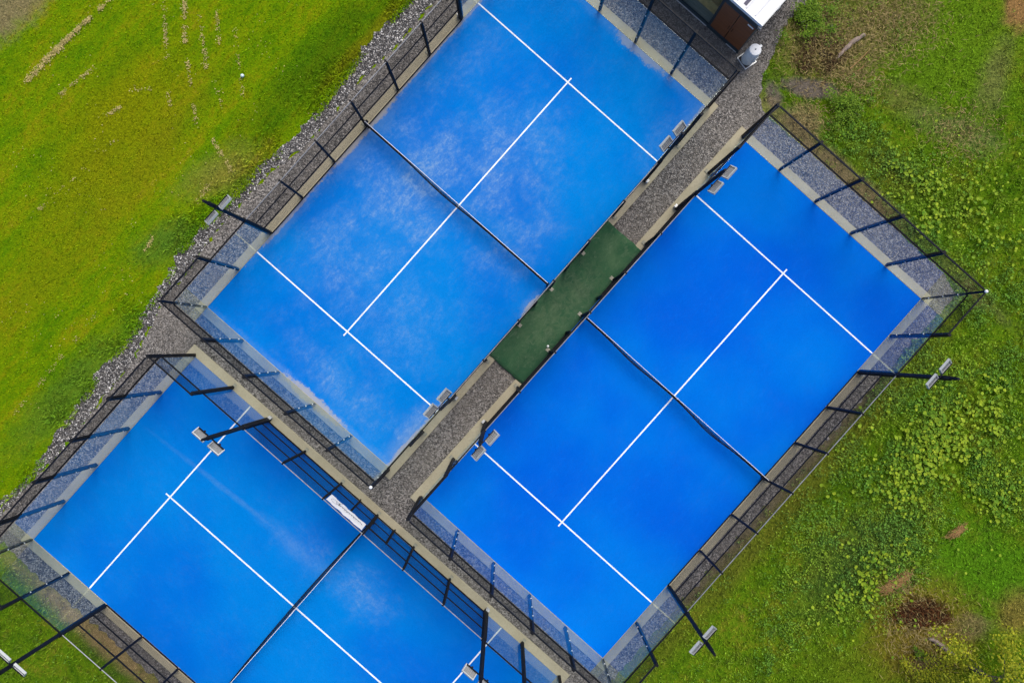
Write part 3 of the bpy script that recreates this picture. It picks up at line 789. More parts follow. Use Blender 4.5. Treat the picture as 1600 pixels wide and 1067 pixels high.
# ------------------------------------------------------------------ hut at the top
def hut():
    t = FR['a'][2] + R(-90)                    # +x runs along the front towards the bin, +y away from the courts
    corner = (9.71, 12.35)
    H = empty('timber_hut', (corner[0], corner[1], 0.0), t, 'small hut with white metal roof, brown timber doors and dark frame', 'hut')
    # local: front face y=0, right corner x=0, building x -6..0, y 0..3.6
    X0, Y1, Z1 = -6.2, 3.4, 2.72
    MB().box((X0, 0.02, 0.0), (0, Y1, 0.16)).build('floor_slab', MAT['slate_trim'], H)
    wl = MB().box((-0.10, 0.05, 0.16), (0.0, Y1, Z1)).box((X0, Y1 - 0.1, 0.16), (-0.10, Y1, Z1)).box((X0, 0.05, 0.16), (X0 + 0.1, Y1 - 0.1, Z1))
    wl.build('wall', MAT['slate_trim'], H)
    MB().box((X0, -0.03, 2.30), (0.02, 0.05, Z1)).build('fascia', MAT['slate_trim'], H)
    MB().box((X0, -0.03, 0.0), (0.02, 0.02, 0.24)).build('plinth', MAT['slate_trim'], H)
    MB().box((-1.70, -0.03, 0.24), (-1.60, 0.05, 2.30)).build('frame_post', MAT['slate_trim'], H)
    MB().box((X0, -0.055, 0.02), (-1.72, -0.03, 0.06)).build('drip_rail', MAT['galv'], H)
    MB().box((-0.62, -0.05, 0.01), (-0.06, -0.031, 0.05)).build('drip_rail', MAT['galv'], H)
    for x0, x1 in ((-1.59, -0.83), (-0.80, -0.02)):
        d = MB().box((x0, -0.02, 0.25), (x1, 0.05, 2.29)).build('door', MAT['door_wood'], H)
        MB().bar((x1 - 0.08 if x0 < -1 else x0 + 0.08, -0.05, 1.0), (x1 - 0.08 if x0 < -1 else x0 + 0.08, -0.05, 1.25), 0.02).build('handle', MAT['black'], d)
    MB().box((-0.36, -0.028, 2.13), (-0.08, -0.02, 2.21)).build('nameplate', MAT['white'], H)
    for k in range(11):                                       # floor boards inside
        MB().box((X0 + 0.12, 0.06 + 0.30 * k, 0.16), (-0.12 if k > 0 else -1.62, 0.06 + 0.30 * k + 0.288, 0.20)).build('floor_board', MAT['deck'], H)
    MB().box((X0 + 0.11, 3.1, 0.20), (-0.11, Y1 - 0.101, 2.6)).build('inner_wall', MAT['inside'], H)
    cab = MB().box((-3.0, 0.45, 0.20), (-1.75, 0.80, 0.9)).build('counter', MAT['ply'], H)
    MB().box((-3.05, 0.40, 0.9), (-1.72, 0.84, 0.94)).build('counter_top', MAT['ply'], cab)
    MB().box((-2.6, 1.6, 0.20), (-1.8, 2.2, 1.3)).build('cupboard', MAT['inside'], H)
    for x0, x1 in ((-3.15, -1.71), (-4.65, -3.21), (X0 + 0.04, -4.71)):
        p = MB().box((x0, 0.0, 0.25), (x1, 0.012, 2.29)).build('window', MAT['glass'], H)
    for x in (-3.18, -4.68): MB().box((x - 0.028, -0.025, 0.24), (x + 0.028, 0.04, 2.30)).build('mullion', MAT['slate_trim'], H)
    # roof: white sheet with upstanding seams, trim all round
    rf = MB().box((X0 - 0.1, -0.06, Z1 + 0.002), (0.10, Y1 + 0.1, Z1 + 0.07)).build('roof', MAT['roof'], H)
    k = 0; x = -0.34
    while x > X0:
        MB().box((x - 0.02, 0.06, Z1 + 0.07), (x + 0.02, Y1, Z1 + 0.105)).build('seam', MAT['roof'], rf); x -= 0.45
    MB().box((-0.98, 0.12, Z1 + 0.0705), (-0.84, Y1, Z1 + 0.085)).build('seam_gap', MAT['dark_inside'], rf)
    MB().box((X0 - 0.1, -0.09, Z1 - 0.02), (0.13, -0.061, Z1 + 0.13)).build('roof_trim', MAT['white'], rf)
    MB().box((0.101, -0.06, Z1 - 0.04), (0.14, Y1 + 0.1, Z1 + 0.12)).build('roof_trim', MAT['lamp_frame'], rf)
    MB().box((0.02, -0.16, Z1 - 0.10), (0.16, -0.091, Z1 + 0.02)).build('gutter_end', MAT['lamp_grey'], rf)
    l = MB().box((0.0, 1.05, 2.30), (0.16, 1.20, 2.42)).build('wall_lamp', MAT['white'], H)
hut()

def white_bin():
    x, y = (10.09, 12.03)
    B = empty('waste_bin', (x, y, 0), R(35), 'pale plastic bin with round white lid beside the hut corner', 'bin')
    b = MB(); b.lathe([(0.25, 0.10), (0.27, 0.16), (0.275, 0.60), (0.26, 0.95), (0.235, 1.05)], 24).build('body', MAT['bin'], B, smooth=True)
    l = MB().lathe([(0.245, 1.05), (0.250, 1.09), (0.235, 1.12), (0.15, 1.135), (0.05, 1.14)], 24).build('lid', MAT['white'], B)
    MB().lathe([(0.03, 1.14), (0.03, 1.165), (0.012, 1.17)], 10).build('lid_knob', MAT['lamp_grey'], l)
    MB().box((0.22, -0.05, 0.98), (0.33, 0.05, 1.09)).build('handle', MAT['white'], l)
    st = MB()
    for sx in (-1, 1): st.bar((sx * 0.27, -0.31, 0.05), (sx * 0.27, 0.31, 0.05), 0.04)
    for sy in (-1, 1): st.bar((-0.29, sy * 0.29, 0.08), (0.29, sy * 0.29, 0.08), 0.04)
    st.build('stand', MAT['galv'], B)
    MB().box((-0.12, -0.282, 0.4), (0.12, -0.268, 0.75)).build('hatch', MAT['white'], B)
white_bin()

# ------------------------------------------------------------------ small loose things
def ball(x, y, z, r, mat, label):
    b = MB(); prof = [(max(0.003, r * math.sin(math.pi * i / 10)), r - r * math.cos(math.pi * i / 10)) for i in range(11)]
    o = b.lathe(prof, 16).build('ball', MAT[mat], None, (x, y, z), (0, 0, 0), True); tag(o, label, 'ball')
ball(*(-10.98, 11.29), 0.02, 0.075, 'ball', 'pale blue-white ball lying on the mown lawn')
ball(*(1.74, 0.04), 0.085, 0.05, 'ball_white', 'small white ball on the green carpet')

def log(p0, p1, r, label):
    d = Vector((p1[0] - p0[0], p1[1] - p0[1], 0)); L = d.length
    pts, rad = [], []
    for i in range(15):
        k = i / 14; pts.append((L * k - L / 2, 0.10 * L * math.sin(k * math.pi) * 0.5 + random.gauss(0, 0.012), r * 0.9 + random.gauss(0, 0.01))); rad.append(r * (0.45 + 0.6 * math.sin(0.35 + k * 2.3)) * random.uniform(0.82, 1.15))
    o = MB().tube(pts, rad, 9).build('log', MAT['log'], None, ((p0[0] + p1[0]) / 2, (p0[1] + p1[1]) / 2, 0), (0, 0, math.atan2(d.y, d.x)), False)
    tag(o, label, 'log')
log((13.84, 12.07), (15.03, 13.10), 0.095, 'weathered grey log on the twig heap near the hut')
log((17.65, -12.12), (18.62, -12.84), 0.095, 'weathered grey log below the dark burnt heap')
def stick(p0, p1, label):
    o = MB().tube([p0 + (0.10,), ((p0[0] + p1[0]) / 2 + 0.04, (p0[1] + p1[1]) / 2, 0.16), p1 + (0.14,)], [0.025, 0.02, 0.012], 6).build('stick', MAT['dry'])
    tag(o, label, 'stick')
stick((14.41, 11.66), (15.25, 12.48), 'long pale bare stick beside the grey log near the hut')
stick((14.73, 11.56), (14.98, 11.80), 'short pale stick below the long bare stick')
# dark stone / pot by the twig heap
o = MB().lathe([(0.05, 0.0), (0.10, 0.03), (0.115, 0.10), (0.08, 0.17), (0.02, 0.19)], 12).build('black_pot', MAT['black_rubber'], None, (13.63, 13.42) + (0.0,), (0.2, 0.1, 0), True)
tag(o, 'small glossy black pot lying in the dry grass near the hut', 'pot')

def heap(name, p, rx, ry, rot, n, label, mat, lobes, core=0.55):
    """low scattered heap: a soil mound with broken outline, twigs thrown over it in several lobes"""
    E = empty(name, p + (0,), rot, label, 'heap')
    nr, na = 8, 30; m = MB(); ph = [random.uniform(0, 6.28) for _ in range(4)]
    for i in range(nr + 1):
        for k in range(na):
            a = 2 * math.pi * k / na; q = (i / nr) * (0.85 + 0.22 * math.sin(2 * a + ph[0]) + 0.20 * math.sin(3 * a + ph[1]) + 0.12 * math.sin(7 * a + ph[2]) + 0.07 * math.sin(11 * a + ph[3]))
            m.v.append((rx * core * q * math.cos(a), ry * core * q * math.sin(a), 0.10 * max(0, 1 - (i / nr) ** 2) + random.gauss(0, 0.018) - (0.03 if i == nr else 0)))
    for i in range(nr):
        for k in range(na):
            k2 = (k + 1) % na; m.f.append((i * na + k, (i + 1) * na + k, (i + 1) * na + k2, i * na + k2))
    m.build('mound', MAT['soil'], E)
    b = MB()
    for i in range(n):
        lx, ly, lr = random.choice(lobes); x = (lx + random.gauss(0, lr * 0.62)) * rx; y = (ly + random.gauss(0, lr * 0.5)) * ry
        h = 0.04 + 0.14 * random.random() * math.exp(-(x / rx) ** 2 - (y / ry) ** 2); L = random.uniform(0.06, 0.26); aa = random.uniform(0, 2 * math.pi)
        b.bar((x, y, h), (x + L * math.cos(aa), y + L * math.sin(aa), h + random.uniform(-0.1, 0.4) * L), random.uniform(0.008, 0.022))
    tag(b.build('twigs', MAT[mat], E), kind='stuff')
    return E
MAT['soil'] = plain('dark_soil', (0.035, 0.022, 0.012), 0.95, 0, 0.6, 5)
MAT['twig_red'] = make_leaf_mat('reddish_twigs', (0.010, 0.006, 0.004), (0.115, 0.045, 0.016), 0.8)
heap('twig_heap', (13.38, 12.28), 0.95, 0.75, 0.5, 620, 'dark scattered heap of twigs and soil under the grey log near the hut', 'twig', [(-0.9, 0.5, 0.35), (-1.0, -0.1, 0.3), (-0.3, -0.8, 0.5), (0.1, -0.6, 0.4), (0.6, -0.5, 0.4), (0.5, 0.3, 0.5), (-0.4, 0.9, 0.4)], 0.32)
heap('burnt_heap', (17.31, -11.11), 1.0, 0.55, -0.1, 900, 'dark reddish-brown burnt heap in the rough grass at lower right', 'twig_red', [(-0.4, 0.2, 0.7), (0.4, 0.3, 0.7), (0, 0, 0.8), (0.1, -0.6, 0.5), (1.0, -0.2, 0.3), (-0.9, -0.5, 0.3)])
def straw(p, rx, ry, rot, n, label):
    b = MB()
    for i in range(n):
        x = random.gauss(0, rx * 0.45); y = random.gauss(0, ry * 0.45); L = random.uniform(0.15, 0.45); a = random.gauss(0.6 * x, 0.4)
        h = 0.05 + 0.14 * math.exp(-(x / rx) ** 2 - (y / ry) ** 2) + random.uniform(0, 0.05)
        b.bar((x - L / 2 * math.cos(a), y - L / 2 * math.sin(a), h), (x + L / 2 * math.cos(a), y + L / 2 * math.sin(a), h + random.gauss(0, 0.03)), 0.009, 0.006)
    o = b.build('straw_tuft', MAT['dry'], None, p + (0,), (0, 0, rot)); tag(o, label, 'dry grass'); o['kind'] = 'stuff'
straw((16.23, -9.82), 0.62, 0.22, 0.62, 620, 'flattened tuft of tan dry grass above the burnt heap')
straw((18.80, -7.69), 0.40, 0.14, 0.62, 260, 'small flattened tuft of reddish dry grass beside the weeds')

# ------------------------------------------------------------------ vegetation and loose ground cover (numpy)
XR, YR = 27.0, 19.5
def free_points(n, region=None):
    x = rng.uniform(-XR, XR, n); y = rng.uniform(-YR, YR, n)
    k = ~inside(gravel_poly, x, y) & ~inside(stone_poly, x, y)
    if region is not None: k &= region(x, y)
    return x[k], y[k]
def vnoise(x, y, s, seed):
    """cheap smooth value noise, 0..1"""
    r = np.random.default_rng(seed).random((256, 256)); X = (x / s + 700); Y = (y / s + 700)
    xi = np.floor(X).astype(int); yi = np.floor(Y).astype(int); fx = X - xi; fy = Y - yi; fx = fx * fx * (3 - 2 * fx); fy = fy * fy * (3 - 2 * fy)
    g_ = lambda a, b: r[a % 256, b % 256]
    return (g_(xi, yi) * (1 - fx) + g_(xi + 1, yi) * fx) * (1 - fy) + (g_(xi, yi + 1) * (1 - fx) + g_(xi + 1, yi + 1) * fx) * fy
def is_left(x, y): return x * LEFT_N[0] + y * LEFT_N[1] > 9.6
def bare(x, y):
    """where soil keeps the grass away"""
    k = np.zeros(x.shape)
    for (c, rx, ry, rot, col, a, soft) in SPOTS:
        if col[0] > col[1] * 1.15 and a > 0.85:
            dx, dy = x - c[0], y - c[1]; u = (dx * math.cos(rot) + dy * math.sin(rot)) / rx; v = (-dx * math.sin(rot) + dy * math.cos(rot)) / ry
            k = np.maximum(k, np.clip(1.25 - np.hypot(u, v), 0, 1) * 1.2)
    return np.clip(k, 0, 1)
def blades(name, x, y, L, W, lean, mat, label, wind=None, z0=0.0):
    n = len(x); a = rng.uniform(0, 2 * np.pi, n) if wind is None else rng.normal(wind, 0.7, n)
    lean = lean * rng.uniform(0.5, 1.2, n); L = L * rng.uniform(0.6, 1.35, n); W = W * rng.uniform(0.7, 1.3, n)
    ca, sa = np.cos(a), np.sin(a); zz = z0 + np.zeros(n)
    tipx, tipy, tipz = x + ca * L * np.sin(lean), y + sa * L * np.sin(lean), zz + L * np.cos(lean)
    mx, my, mz = x + ca * L * 0.45 * np.sin(lean * 0.7), y + sa * L * 0.45 * np.sin(lean * 0.7), zz + L * 0.5 * np.cos(lean * 0.7)
    v = np.stack([np.stack([x, y, zz], 1), np.stack([mx - sa * W / 2, my + ca * W / 2, mz], 1), np.stack([tipx, tipy, tipz], 1), np.stack([mx + sa * W / 2, my - ca * W / 2, mz], 1)], 1).reshape(-1, 3)
    f = np.arange(4 * n).reshape(-1, 4)
    return tag(put(name, np_mesh(name, v, f, mat)), label, kind='stuff')
x, y = free_points(330000, is_left)
k = rng.random(len(x)) > bare(x, y) * 0.9; x, y = x[k], y[k]
blades('mown_grass', x, y, 0.085, 0.026, 0.95, MAT['blade'], 'short mown grass of the lawn left of the stone border')
x, y = free_points(300000, lambda x, y: ~is_left(x, y))
k = rng.random(len(x)) > bare(x, y) * 0.9; x, y = x[k], y[k]
blades('rough_grass', x, y, 0.15, 0.030, 1.0, MAT['blade'], 'rough uncut grass right of the courts')
# taller tussocks where the meadow is wild
def wild(x, y):
    d = np.ones(x.shape) * 0.25
    for c, r, w_ in (((17.68, -4.77), 4.6, 1.0), ((19.32, -1.55), 3.2, .95), ((16.32, -7.71), 3.0, 1.0), ((19.84, -5.31), 3.0, .9), ((12.01, -11.44), 2.2, .75), ((10.40, -13.03), 1.8, .6), ((18.53, 1.68), 2.2, .7), ((13.10, -6.90), 1.6, .6), ((13.92, -2.62), 1.2, .5), ((14.44, -9.04), 3.6, 1.0), ((16.35, -1.55), 3.2, .9), ((18.54, 5.71), 3.4, .8), ((14.51, 9.21), 1.7, .8), ((16.12, 7.33), 2.2, .8), ((20.69, 1.68), 2.5, .7), ((20.64, -6.38), 2.0, .8), ((13.62, -11.84), 2.0, .7), ((16.15, 13.81), 1.8, .6), ((13.44, 13.80), 1.6, .6)):
        d = np.maximum(d, w_ * np.exp(-(np.hypot(x - c[0], y - c[1]) / r) ** 2 * 1.2))
    for c, r in (((19.82, -9.19), 2.6), ((19.12, 12.73), 3.0), ((15.22, -13.45), 2.0), ((17.31, -11.11), 1.1), ((12.84, 10.88), 1.1)):
        d *= 1 - np.exp(-(np.hypot(x - c[0], y - c[1]) / r) ** 2 * 1.6)
    return d
def tufts(n, region, per, spread):
    """seeds of tussocks, each with several blades"""
    x, y = free_points(n, region); k = rng.random(len(x)) < np.clip(wild(x, y) + 0.06, 0, 1); x, y = x[k], y[k]
    x = np.repeat(x, per) + rng.normal(0, spread, len(x) * per); y = np.repeat(y, per) + rng.normal(0, spread, len(y) * per)
    k = ~inside(gravel_poly, x, y); return x[k], y[k]
x, y = tufts(16000, lambda x, y: ~is_left(x, y), 11, 0.055)
blades('tall_grass', x, y, 0.22, 0.026, 1.0, MAT['tuft'], 'tall leaning tussocks of grass in the rough meadow')
# leafy undergrowth: small diamond leaves on several levels
def leaves(name, x, y, z, size, mat, label):
    n = len(x); a = rng.uniform(0, 2 * np.pi, n); s = size * rng.uniform(0.6, 1.4, n); tilt = rng.normal(0, 0.45, n); roll = rng.normal(0, 0.45, n)
    d1 = np.stack([np.cos(a) * np.cos(tilt), np.sin(a) * np.cos(tilt), np.sin(tilt)], 1); d2 = np.stack([-np.sin(a) * np.cos(roll), np.cos(a) * np.cos(roll), np.sin(roll)], 1)
    c = np.stack([x, y, z], 1); s = s[:, None]
    v = np.stack([c - d1 * s * 0.5, c + d2 * s * 0.30, c + d1 * s * 0.5, c - d2 * s * 0.30], 1).reshape(-1, 3)
    return tag(put(name, np_mesh(name, v, np.arange(4 * n).reshape(-1, 4), mat)), label, kind='stuff')
def weeds(n, per, spread, size, mat, name, label, lo, seed):
    x, y = free_points(n, lambda x, y: ~is_left(x, y))
    k = rng.random(len(x)) < np.clip(wild(x, y) - lo, 0, 1) * 1.4 * np.clip((vnoise(x, y, 1.1, seed) - 0.30) * 3.0, 0, 1); x, y = x[k], y[k]
    h = 0.10 + 0.22 * rng.random(len(x)); h = np.repeat(h, per)
    x = np.repeat(x, per) + rng.normal(0, spread, len(h)); y = np.repeat(y, per) + rng.normal(0, spread, len(h))
    k = ~inside(gravel_poly, x, y); x, y, h = x[k], y[k], h[k]
    leaves(name, x, y, h * rng.uniform(0.35, 1.0, len(h)), size, mat, label)
weeds(110000, 12, 0.085, 0.075, MAT['leafy'], 'undergrowth', 'dark green leafy weeds spread through the rough meadow', 0.22, 9)
weeds(60000, 9, 0.08, 0.075, MAT['leafy_pale'], 'weed_cover', 'paler yellow-green leafy weeds among the rough meadow grass', 0.15, 12)
# round leaves strewn thinly between the larger clumps
def discs(name, x, y, z, rad, mat, label):
    n = len(x); a = np.arange(7) / 7 * 2 * np.pi; tx, ty = rng.normal(0, 0.28, n), rng.normal(0, 0.28, n); rr = rad * rng.uniform(0.6, 1.35, n)
    dx = rr[:, None] * np.cos(a)[None]; dy = rr[:, None] * np.sin(a)[None]
    v = np.stack([x[:, None] + dx, y[:, None] + dy, z[:, None] + dx * tx[:, None] + dy * ty[:, None]], 2).reshape(-1, 3)
    return tag(put(name, np_mesh(name, v, np.arange(7 * n).reshape(-1, 7), mat)), label, kind='stuff')
x, y = free_points(42000, lambda x, y: ~is_left(x, y))
core = np.zeros(x.shape)
for c, r_ in (((17.69, -4.23), 3.2), ((19.58, -2.89), 2.2), ((15.78, -8.51), 1.8), ((14.30, -10.64), 1.4), ((19.36, 5.71), 2.6), ((17.20, 7.06), 1.6), ((20.51, -6.51), 1.6)):
    core = np.maximum(core, np.exp(-(np.hypot(x - c[0], y - c[1]) / r_) ** 2))
k = rng.random(len(x)) < core * 0.75 * np.clip((vnoise(x, y, 0.8, 44) - 0.35) * 3, 0, 1); x, y = x[k], y[k]
discs('leaf_cover', x, y, 0.14 + 0.14 * rng.random(len(x)), 0.058, MAT['round_leaf'], 'small round yellow-green leaves strewn through the rough meadow')
# dead straw and stalks round the heaps and the worn ground
def around(c, r_, n): return np.stack([rng.normal(c[0], r_ * 0.5, n), rng.normal(c[1], r_ * 0.42, n)], 1)
dq = np.concatenate([around((13.71, 12.72), 2.4, 1900), around((16.28, 13.81), 2.2, 1500), around((17.38, -11.85), 2.0, 1300), around((12.75, 9.61), 1.0, 420), around((14.51, 11.23), 1.3, 600), around((19.10, 9.09), 1.8, 500), around((16.45, -9.85), 0.9, 260)])
kk = ~inside(gravel_poly, dq[:, 0], dq[:, 1]); dq = dq[kk]
blades('dead_straw', dq[:, 0], dq[:, 1], 0.30, 0.020, 1.25, MAT['straw'], 'dead straw-coloured stalks lying round the heaps and worn ground')
# taller fringe of grass leaning over the stone border
seg = [(np.array(a), np.array(b)) for a, b in zip(STONE_OUT[:-3], STONE_OUT[1:-2])]
ln = np.array([np.linalg.norm(b - a) for a, b in seg]); pick = rng.choice(len(seg), 26000, p=ln / ln.sum()); tt = rng.random(26000)
A_ = np.array([a for a, b in seg])[pick]; B_ = np.array([b for a, b in seg])[pick]; D_ = (B_ - A_) / np.linalg.norm(B_ - A_, axis=1)[:, None]
off = np.abs(rng.normal(0, 0.55, 26000)) - 0.16 - 0.12 * rng.random(26000)
Q_ = A_ + (B_ - A_) * tt[:, None] + np.stack([D_[:, 1], -D_[:, 0]], 1) * off[:, None]
k = (rng.random(26000) < np.clip((vnoise(Q_[:, 0], Q_[:, 1], 0.9, 31) - 0.30) * 2.6, 0, 1)) & ~inside(gravel_poly, Q_[:, 0], Q_[:, 1]); x, y = Q_[k, 0], Q_[k, 1]
blades('fringe_grass', x, y, 0.20, 0.030, 1.0, MAT['blade'], 'longer grass fringing the stone border')
# dry clippings left in rows by the mower
def clip_line(p0, p1, n, spread, big, clump):
    n = int(n * 0.8); t = rng.random(n); keep = rng.random(n) < np.clip((vnoise(t * 40 * 0.25, np.zeros(n), 0.28, int(p0[0] * 7) % 97 + 1) - clump) * 4, 0, 1); t = t[keep]
    return np.stack([p0[0] + (p1[0] - p0[0]) * t + rng.normal(0, spread, len(t)), p0[1] + (p1[1] - p0[1]) * t + rng.normal(0, spread, len(t)), np.full(len(t), big)], 1)
cl = [clip_line((-20.12, 10.94), (-18.43, 12.55), 1100, 0.07, 0.055, 0.45), clip_line((-19.23, 11.93), (-16.85, 14.17), 2200, 0.060, 0.06, 0.38), clip_line((-16.85, 14.17), (-16.19, 14.81), 350, 0.06, 0.05, 0.35)]
for (x0, y0, x1, y1, n_) in [(40, 128, 175, -5, 0)]: pass
for (a_, b_, n_, gap) in (((-14.29, 14.50), (-14.13, 11.95), 420, 0.5), ((-13.44, 14.50), (-13.38, 12.62), 900, 0.42), ((-13.35, 12.36), (-12.89, 9.14), 520, 0.5), ((-12.86, 14.37), (-12.45, 11.34), 620, 0.45), ((-12.11, 14.24), (-11.97, 12.49), 320, 0.5), ((-11.31, 13.44), (-11.01, 10.49), 260, 0.55),
                          ((-14.12, 10.75), (-13.96, 9.94), 120, 0.4), ((-12.18, 11.29), (-11.72, 9.55), 160, 0.5), ((-18.56, 10.52), (-17.10, 11.67), 420, 0.45), ((-16.56, 9.67), (-16.08, 9.99), 150, 0.3), ((-15.69, 10.71), (-14.76, 10.74), 110, 0.4), ((-12.30, 8.74), (-11.37, 7.27), 420, 0.45), ((-12.96, 5.93), (-12.30, 6.87), 260, 0.4), ((-15.08, 3.93), (-14.68, 4.60), 160, 0.3),
                          ((-16.79, 1.66), (-20.47, -2.86), 420, 0.6), ((-19.46, 5.66), (-16.29, 8.60), 260, 0.6)):
    cl.append(clip_line(a_, b_, n_, 0.055, 0.05, gap))
nx, ny = free_points(9000, is_left); kk = vnoise(nx, ny, 1.3, 5) > 0.60
cl.append(np.stack([nx[kk], ny[kk], np.full(kk.sum(), 0.05)], 1)); cl = np.concatenate(cl)
leaves('dry_clippings', cl[:, 0], cl[:, 1], 0.035 + rng.uniform(0, 0.025, len(cl)), cl[:, 2] * 1.1, MAT['clip'], 'tan dry clippings lying in rows on the mown lawn')

# stones
def stones(name, x, y, size, mat, label, z0):
    n = len(x); oc = np.array([(1, 0, 0), (0, 1, 0), (-1, 0, 0), (0, -1, 0), (0, 0, 1), (.62, .62, .55), (-.62, .62, .55), (-.62, -.62, .55), (.62, -.62, .55)], float)
    fc = np.array([(0, 5, 8), (0, 1, 5), (1, 6, 5), (1, 2, 6), (2, 7, 6), (2, 3, 7), (3, 8, 7), (3, 0, 8), (4, 5, 6), (4, 6, 7), (4, 7, 8), (4, 8, 5)])
    v = oc[None] * rng.uniform(0.65, 1.3, (n, 9, 1)); s = size * np.exp(rng.normal(0, 0.32, n)); a = rng.uniform(0, 2 * np.pi, n)
    v = v * (s[:, None, None] * np.stack([rng.uniform(0.8, 1.3, n), rng.uniform(0.6, 1.0, n), rng.uniform(0.5, 0.9, n)], 1)[:, None, :])
    xr = v[..., 0] * np.cos(a)[:, None] - v[..., 1] * np.sin(a)[:, None]; yr = v[..., 0] * np.sin(a)[:, None] + v[..., 1] * np.cos(a)[:, None]
    V = np.stack([xr + x[:, None], yr + y[:, None], v[..., 2] + z0], 2).reshape(-1, 3)
    F = (fc[None] + 9 * np.arange(n)[:, None, None]).reshape(-1, 3)
    return tag(put(name, np_mesh(name, V, F, mat)), label, kind='stuff')
n = 1200000; x = rng.uniform(-XR, XR, n); y = rng.uniform(-YR, YR, n); k = inside(stone_poly, x, y); x, y = x[k], y[k]
stones('border_stones', x[:34000], y[:34000], 0.024, MAT['stone'], 'loose grey and white stones in the border between lawn and gravel', 0.012)
n = 130000; x = rng.uniform(-XR, XR, n); y = rng.uniform(-YR, YR, n); k = inside(gravel_poly, x, y)
for q in 'abc':
    ox, oy, t = FR[q]; u = (x - ox) * math.cos(t) + (y - oy) * math.sin(t); v = -(x - ox) * math.sin(t) + (y - oy) * math.cos(t)
    k &= ~((u > -0.42) & (u < 20.42) & (v < 0.42) & (v > -10.42))
x, y = x[k], y[k]
stones('gravel', x, y, 0.024, MAT['stone_small'], 'loose grey gravel stones of the paths', 0.008)

# round-leaved weeds: each clump a plant
def round_leaf_plant(seed):
    r_ = random.Random(seed); b = MB(); nl = r_.randint(3, 6)
    for i in range(nl):
        a = r_.uniform(0, 2 * math.pi); d = 0.36 * math.sqrt(r_.uniform(0.02, 1)); h = r_.uniform(0.14, 0.30); rad = r_.uniform(0.045, 0.080)
        cx, cy = d * math.cos(a), d * math.sin(a); tx, ty = r_.gauss(0, 0.25), r_.gauss(0, 0.25)
        b.tube([(0, 0, 0), (cx * 0.7, cy * 0.7, h * 0.7), (cx, cy, h)], 0.006, 3)
        base = len(b.v); b.v.append((cx, cy, h)); m = 10
        for k in range(m):
            t = a + 0.3 + (2 * math.pi - 0.6) * k / (m - 1); q = rad * (1 + 0.07 * math.sin(5 * t))
            dx, dy = -q * math.cos(t), -q * math.sin(t); b.v.append((cx + dx, cy + dy, h + dx * tx + dy * ty + 0.012))
        for k in range(m - 1): b.f.append((base, base + 1 + k, base + 2 + k))
    return b.mesh('round_leaf_plant', MAT['round_leaf'])
protos = [round_leaf_plant(s) for s in range(8)]
areas = [  # centre, radii, turn, number, where it grows
 ((17.55, -4.10), 2.3, 1.1, 0.75, 96, 'in the big bright patch below the far right floodlight'),
 ((18.49, -4.63), 1.6, 1.2, 0.3, 38, 'in the big bright patch below the far right floodlight'),
 ((16.33, -6.10), 0.9, 1.2, 0.2, 26, 'in the big bright patch below the far right floodlight'),
 ((20.26, -2.89), 1.4, 1.0, 0.9, 28, 'near the right photo edge below the far right floodlight'),
 ((15.38, -8.78), 0.45, 0.2, 0, 8, 'in the small row above the flattened tan grass tuft'),
 ((15.03, -9.39), 0.3, 0.2, 0, 6, 'in the small row above the flattened tan grass tuft'),
 ((15.16, -10.06), 0.3, 0.2, 0, 6, 'left of the flattened tan grass tuft'),
 ((14.11, -10.51), 0.5, 0.5, 0, 10, 'left of the flattened tan grass tuft'),
 ((17.74, 6.79), 1.0, 0.5, -0.6, 13, 'in the meadow above the outer corner of the deep blue court'),
 ((19.63, 5.71), 1.6, 1.3, 0, 28, 'in the meadow above the outer corner of the deep blue court'),
 ((17.46, 5.17), 0.7, 0.5, 0, 7, 'in the meadow above the outer corner of the deep blue court'),
 ((16.39, 7.60), 0.5, 0.4, 0, 5, 'in the meadow above the outer corner of the deep blue court'),
 ((20.51, -6.51), 0.8, 0.8, 0, 15, 'near the right photo edge beside the small reddish dry tuft'),
 ((14.45, -4.76), 1.6, 1.4, 0, 8, 'scattered beside the long side fence of the deep blue court')]
for (c, rx, ry, rot, n, where) in areas:
    for i in range(n):
        u, v = random.gauss(0, rx * 0.55), random.gauss(0, ry * 0.55); xx = c[0] + u * math.cos(rot) - v * math.sin(rot); yy = c[1] + u * math.sin(rot) + v * math.cos(rot)
        if inside(gravel_poly, np.array([xx]), np.array([yy]))[0]: continue
        o = put('round_leaf_plant', random.choice(protos), None, (xx, yy, 0.0), (0, 0, random.uniform(0, 6.28))); sc_ = random.uniform(0.75, 1.2); o.scale = (sc_, sc_, sc_)
        tag(o, 'low round-leaved yellow-green weed ' + where, 'plant', 'round-leaved weeds ' + where)

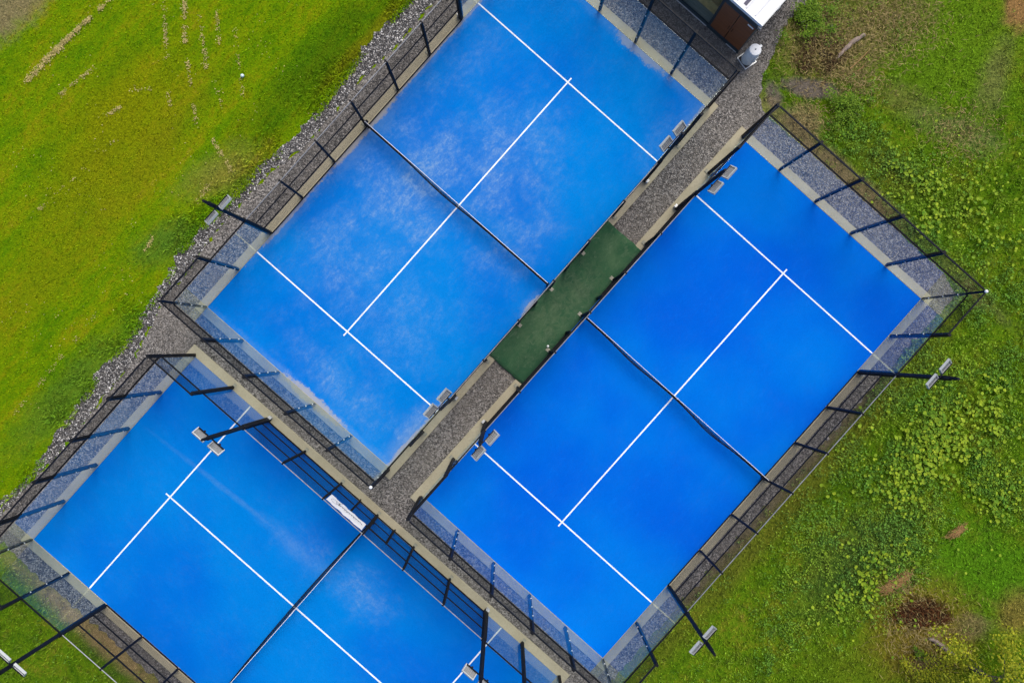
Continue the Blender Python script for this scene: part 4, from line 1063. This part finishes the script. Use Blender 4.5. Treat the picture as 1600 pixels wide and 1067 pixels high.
def shrub(p, r, h, n, mat, label, seed, name='low_shrub'):
    g_ = np.random.default_rng(seed); E = empty(name, p + (0,), 0, label, 'shrub')
    b = MB()
    for i in range(7):
        a = 2 * math.pi * i / 7 + random.uniform(-.3, .3); rr = r * random.uniform(0.4, 0.9)
        b.tube([(0, 0, 0), (rr * 0.5 * math.cos(a), rr * 0.5 * math.sin(a), h * 0.6), (rr * math.cos(a), rr * math.sin(a), h * 0.95)], [0.02, 0.013, 0.005], 5)
    b.build('stem', MAT['bark'], E)
    cl = g_.normal(0, 0.45, (26, 3)) * np.array([r, r, h * 0.4]) + np.array([0, 0, h * 0.65]); k = g_.integers(0, 26, n)
    P_ = cl[k] + g_.normal(0, 0.13, (n, 3)) * np.array([r, r, h * 0.6]); P_[:, 2] = np.clip(P_[:, 2], 0.05, None)
    o = leaves('foliage', P_[:, 0], P_[:, 1], P_[:, 2], 0.075, MAT[mat], None); o.parent = E
    return E
shrub((12.69, 13.74), 0.95, 0.5, 2600, 'bush_leaf', 'bright green low bush beside the gravel near the hut', 1)
shrub((14.29, 9.96), 0.8, 0.45, 1900, 'bush_leaf', 'green leafy bush above the corner of the deep blue court', 2)
shrub((18.07, -13.59), 1.2, 0.7, 2600, 'tree_leaf', 'yellow-green leafy shrub below the weathered log, bottom right', 3)
shrub((17.16, -12.73), 0.30, 0.3, 220, 'bush_leaf', 'tiny green sapling beside the burnt heap', 4)

def tree():
    p = (19.31, -13.33)
    T = empty('young_tree', p + (0,), 0, 'young tree with thin dark trunk and yellow-green crown in the bottom right corner', 'tree')
    trunk = [(0, 0, 0), (0.15, 0.02, 1.0), (0.38, -0.12, 2.0), (0.55, -0.12, 3.0), (0.62, -0.1, 3.9)]
    b = MB().tube(trunk, [0.10, 0.085, 0.065, 0.045, 0.015], 8); tips = []
    for i in range(22):
        k = 0.22 + 0.73 * i / 21; j = min(3, int(k * 4)); f = k * 4 - j
        s = Vector(trunk[j]).lerp(Vector(trunk[j + 1]), f); a = i * 2.4; L = 2.5 * (1.15 - k * 0.6)
        e = s + Vector((L * math.cos(a), L * math.sin(a), 0.35 * L)); m_ = s.lerp(e, 0.5) + Vector((0, 0, 0.1))
        b.tube([s, m_, e], [0.03, 0.018, 0.006], 5); tips += [m_, e, s.lerp(e, 0.75), s.lerp(e, 0.9)] + [e + Vector((random.gauss(0, .35), random.gauss(0, .35), random.gauss(0.1, .15))) for _ in range(3)]
    b.build('trunk', MAT['bark'], T)
    g_ = np.random.default_rng(77); tp = np.array([tuple(t_) for t_ in tips]); n = 12000; k = g_.integers(0, len(tp), n)
    Pp = tp[k] + g_.normal(0, 0.19, (n, 3))
    o = leaves('crown', Pp[:, 0], Pp[:, 1], Pp[:, 2], 0.10, MAT['tree_leaf'], None); o.parent = T
tree()
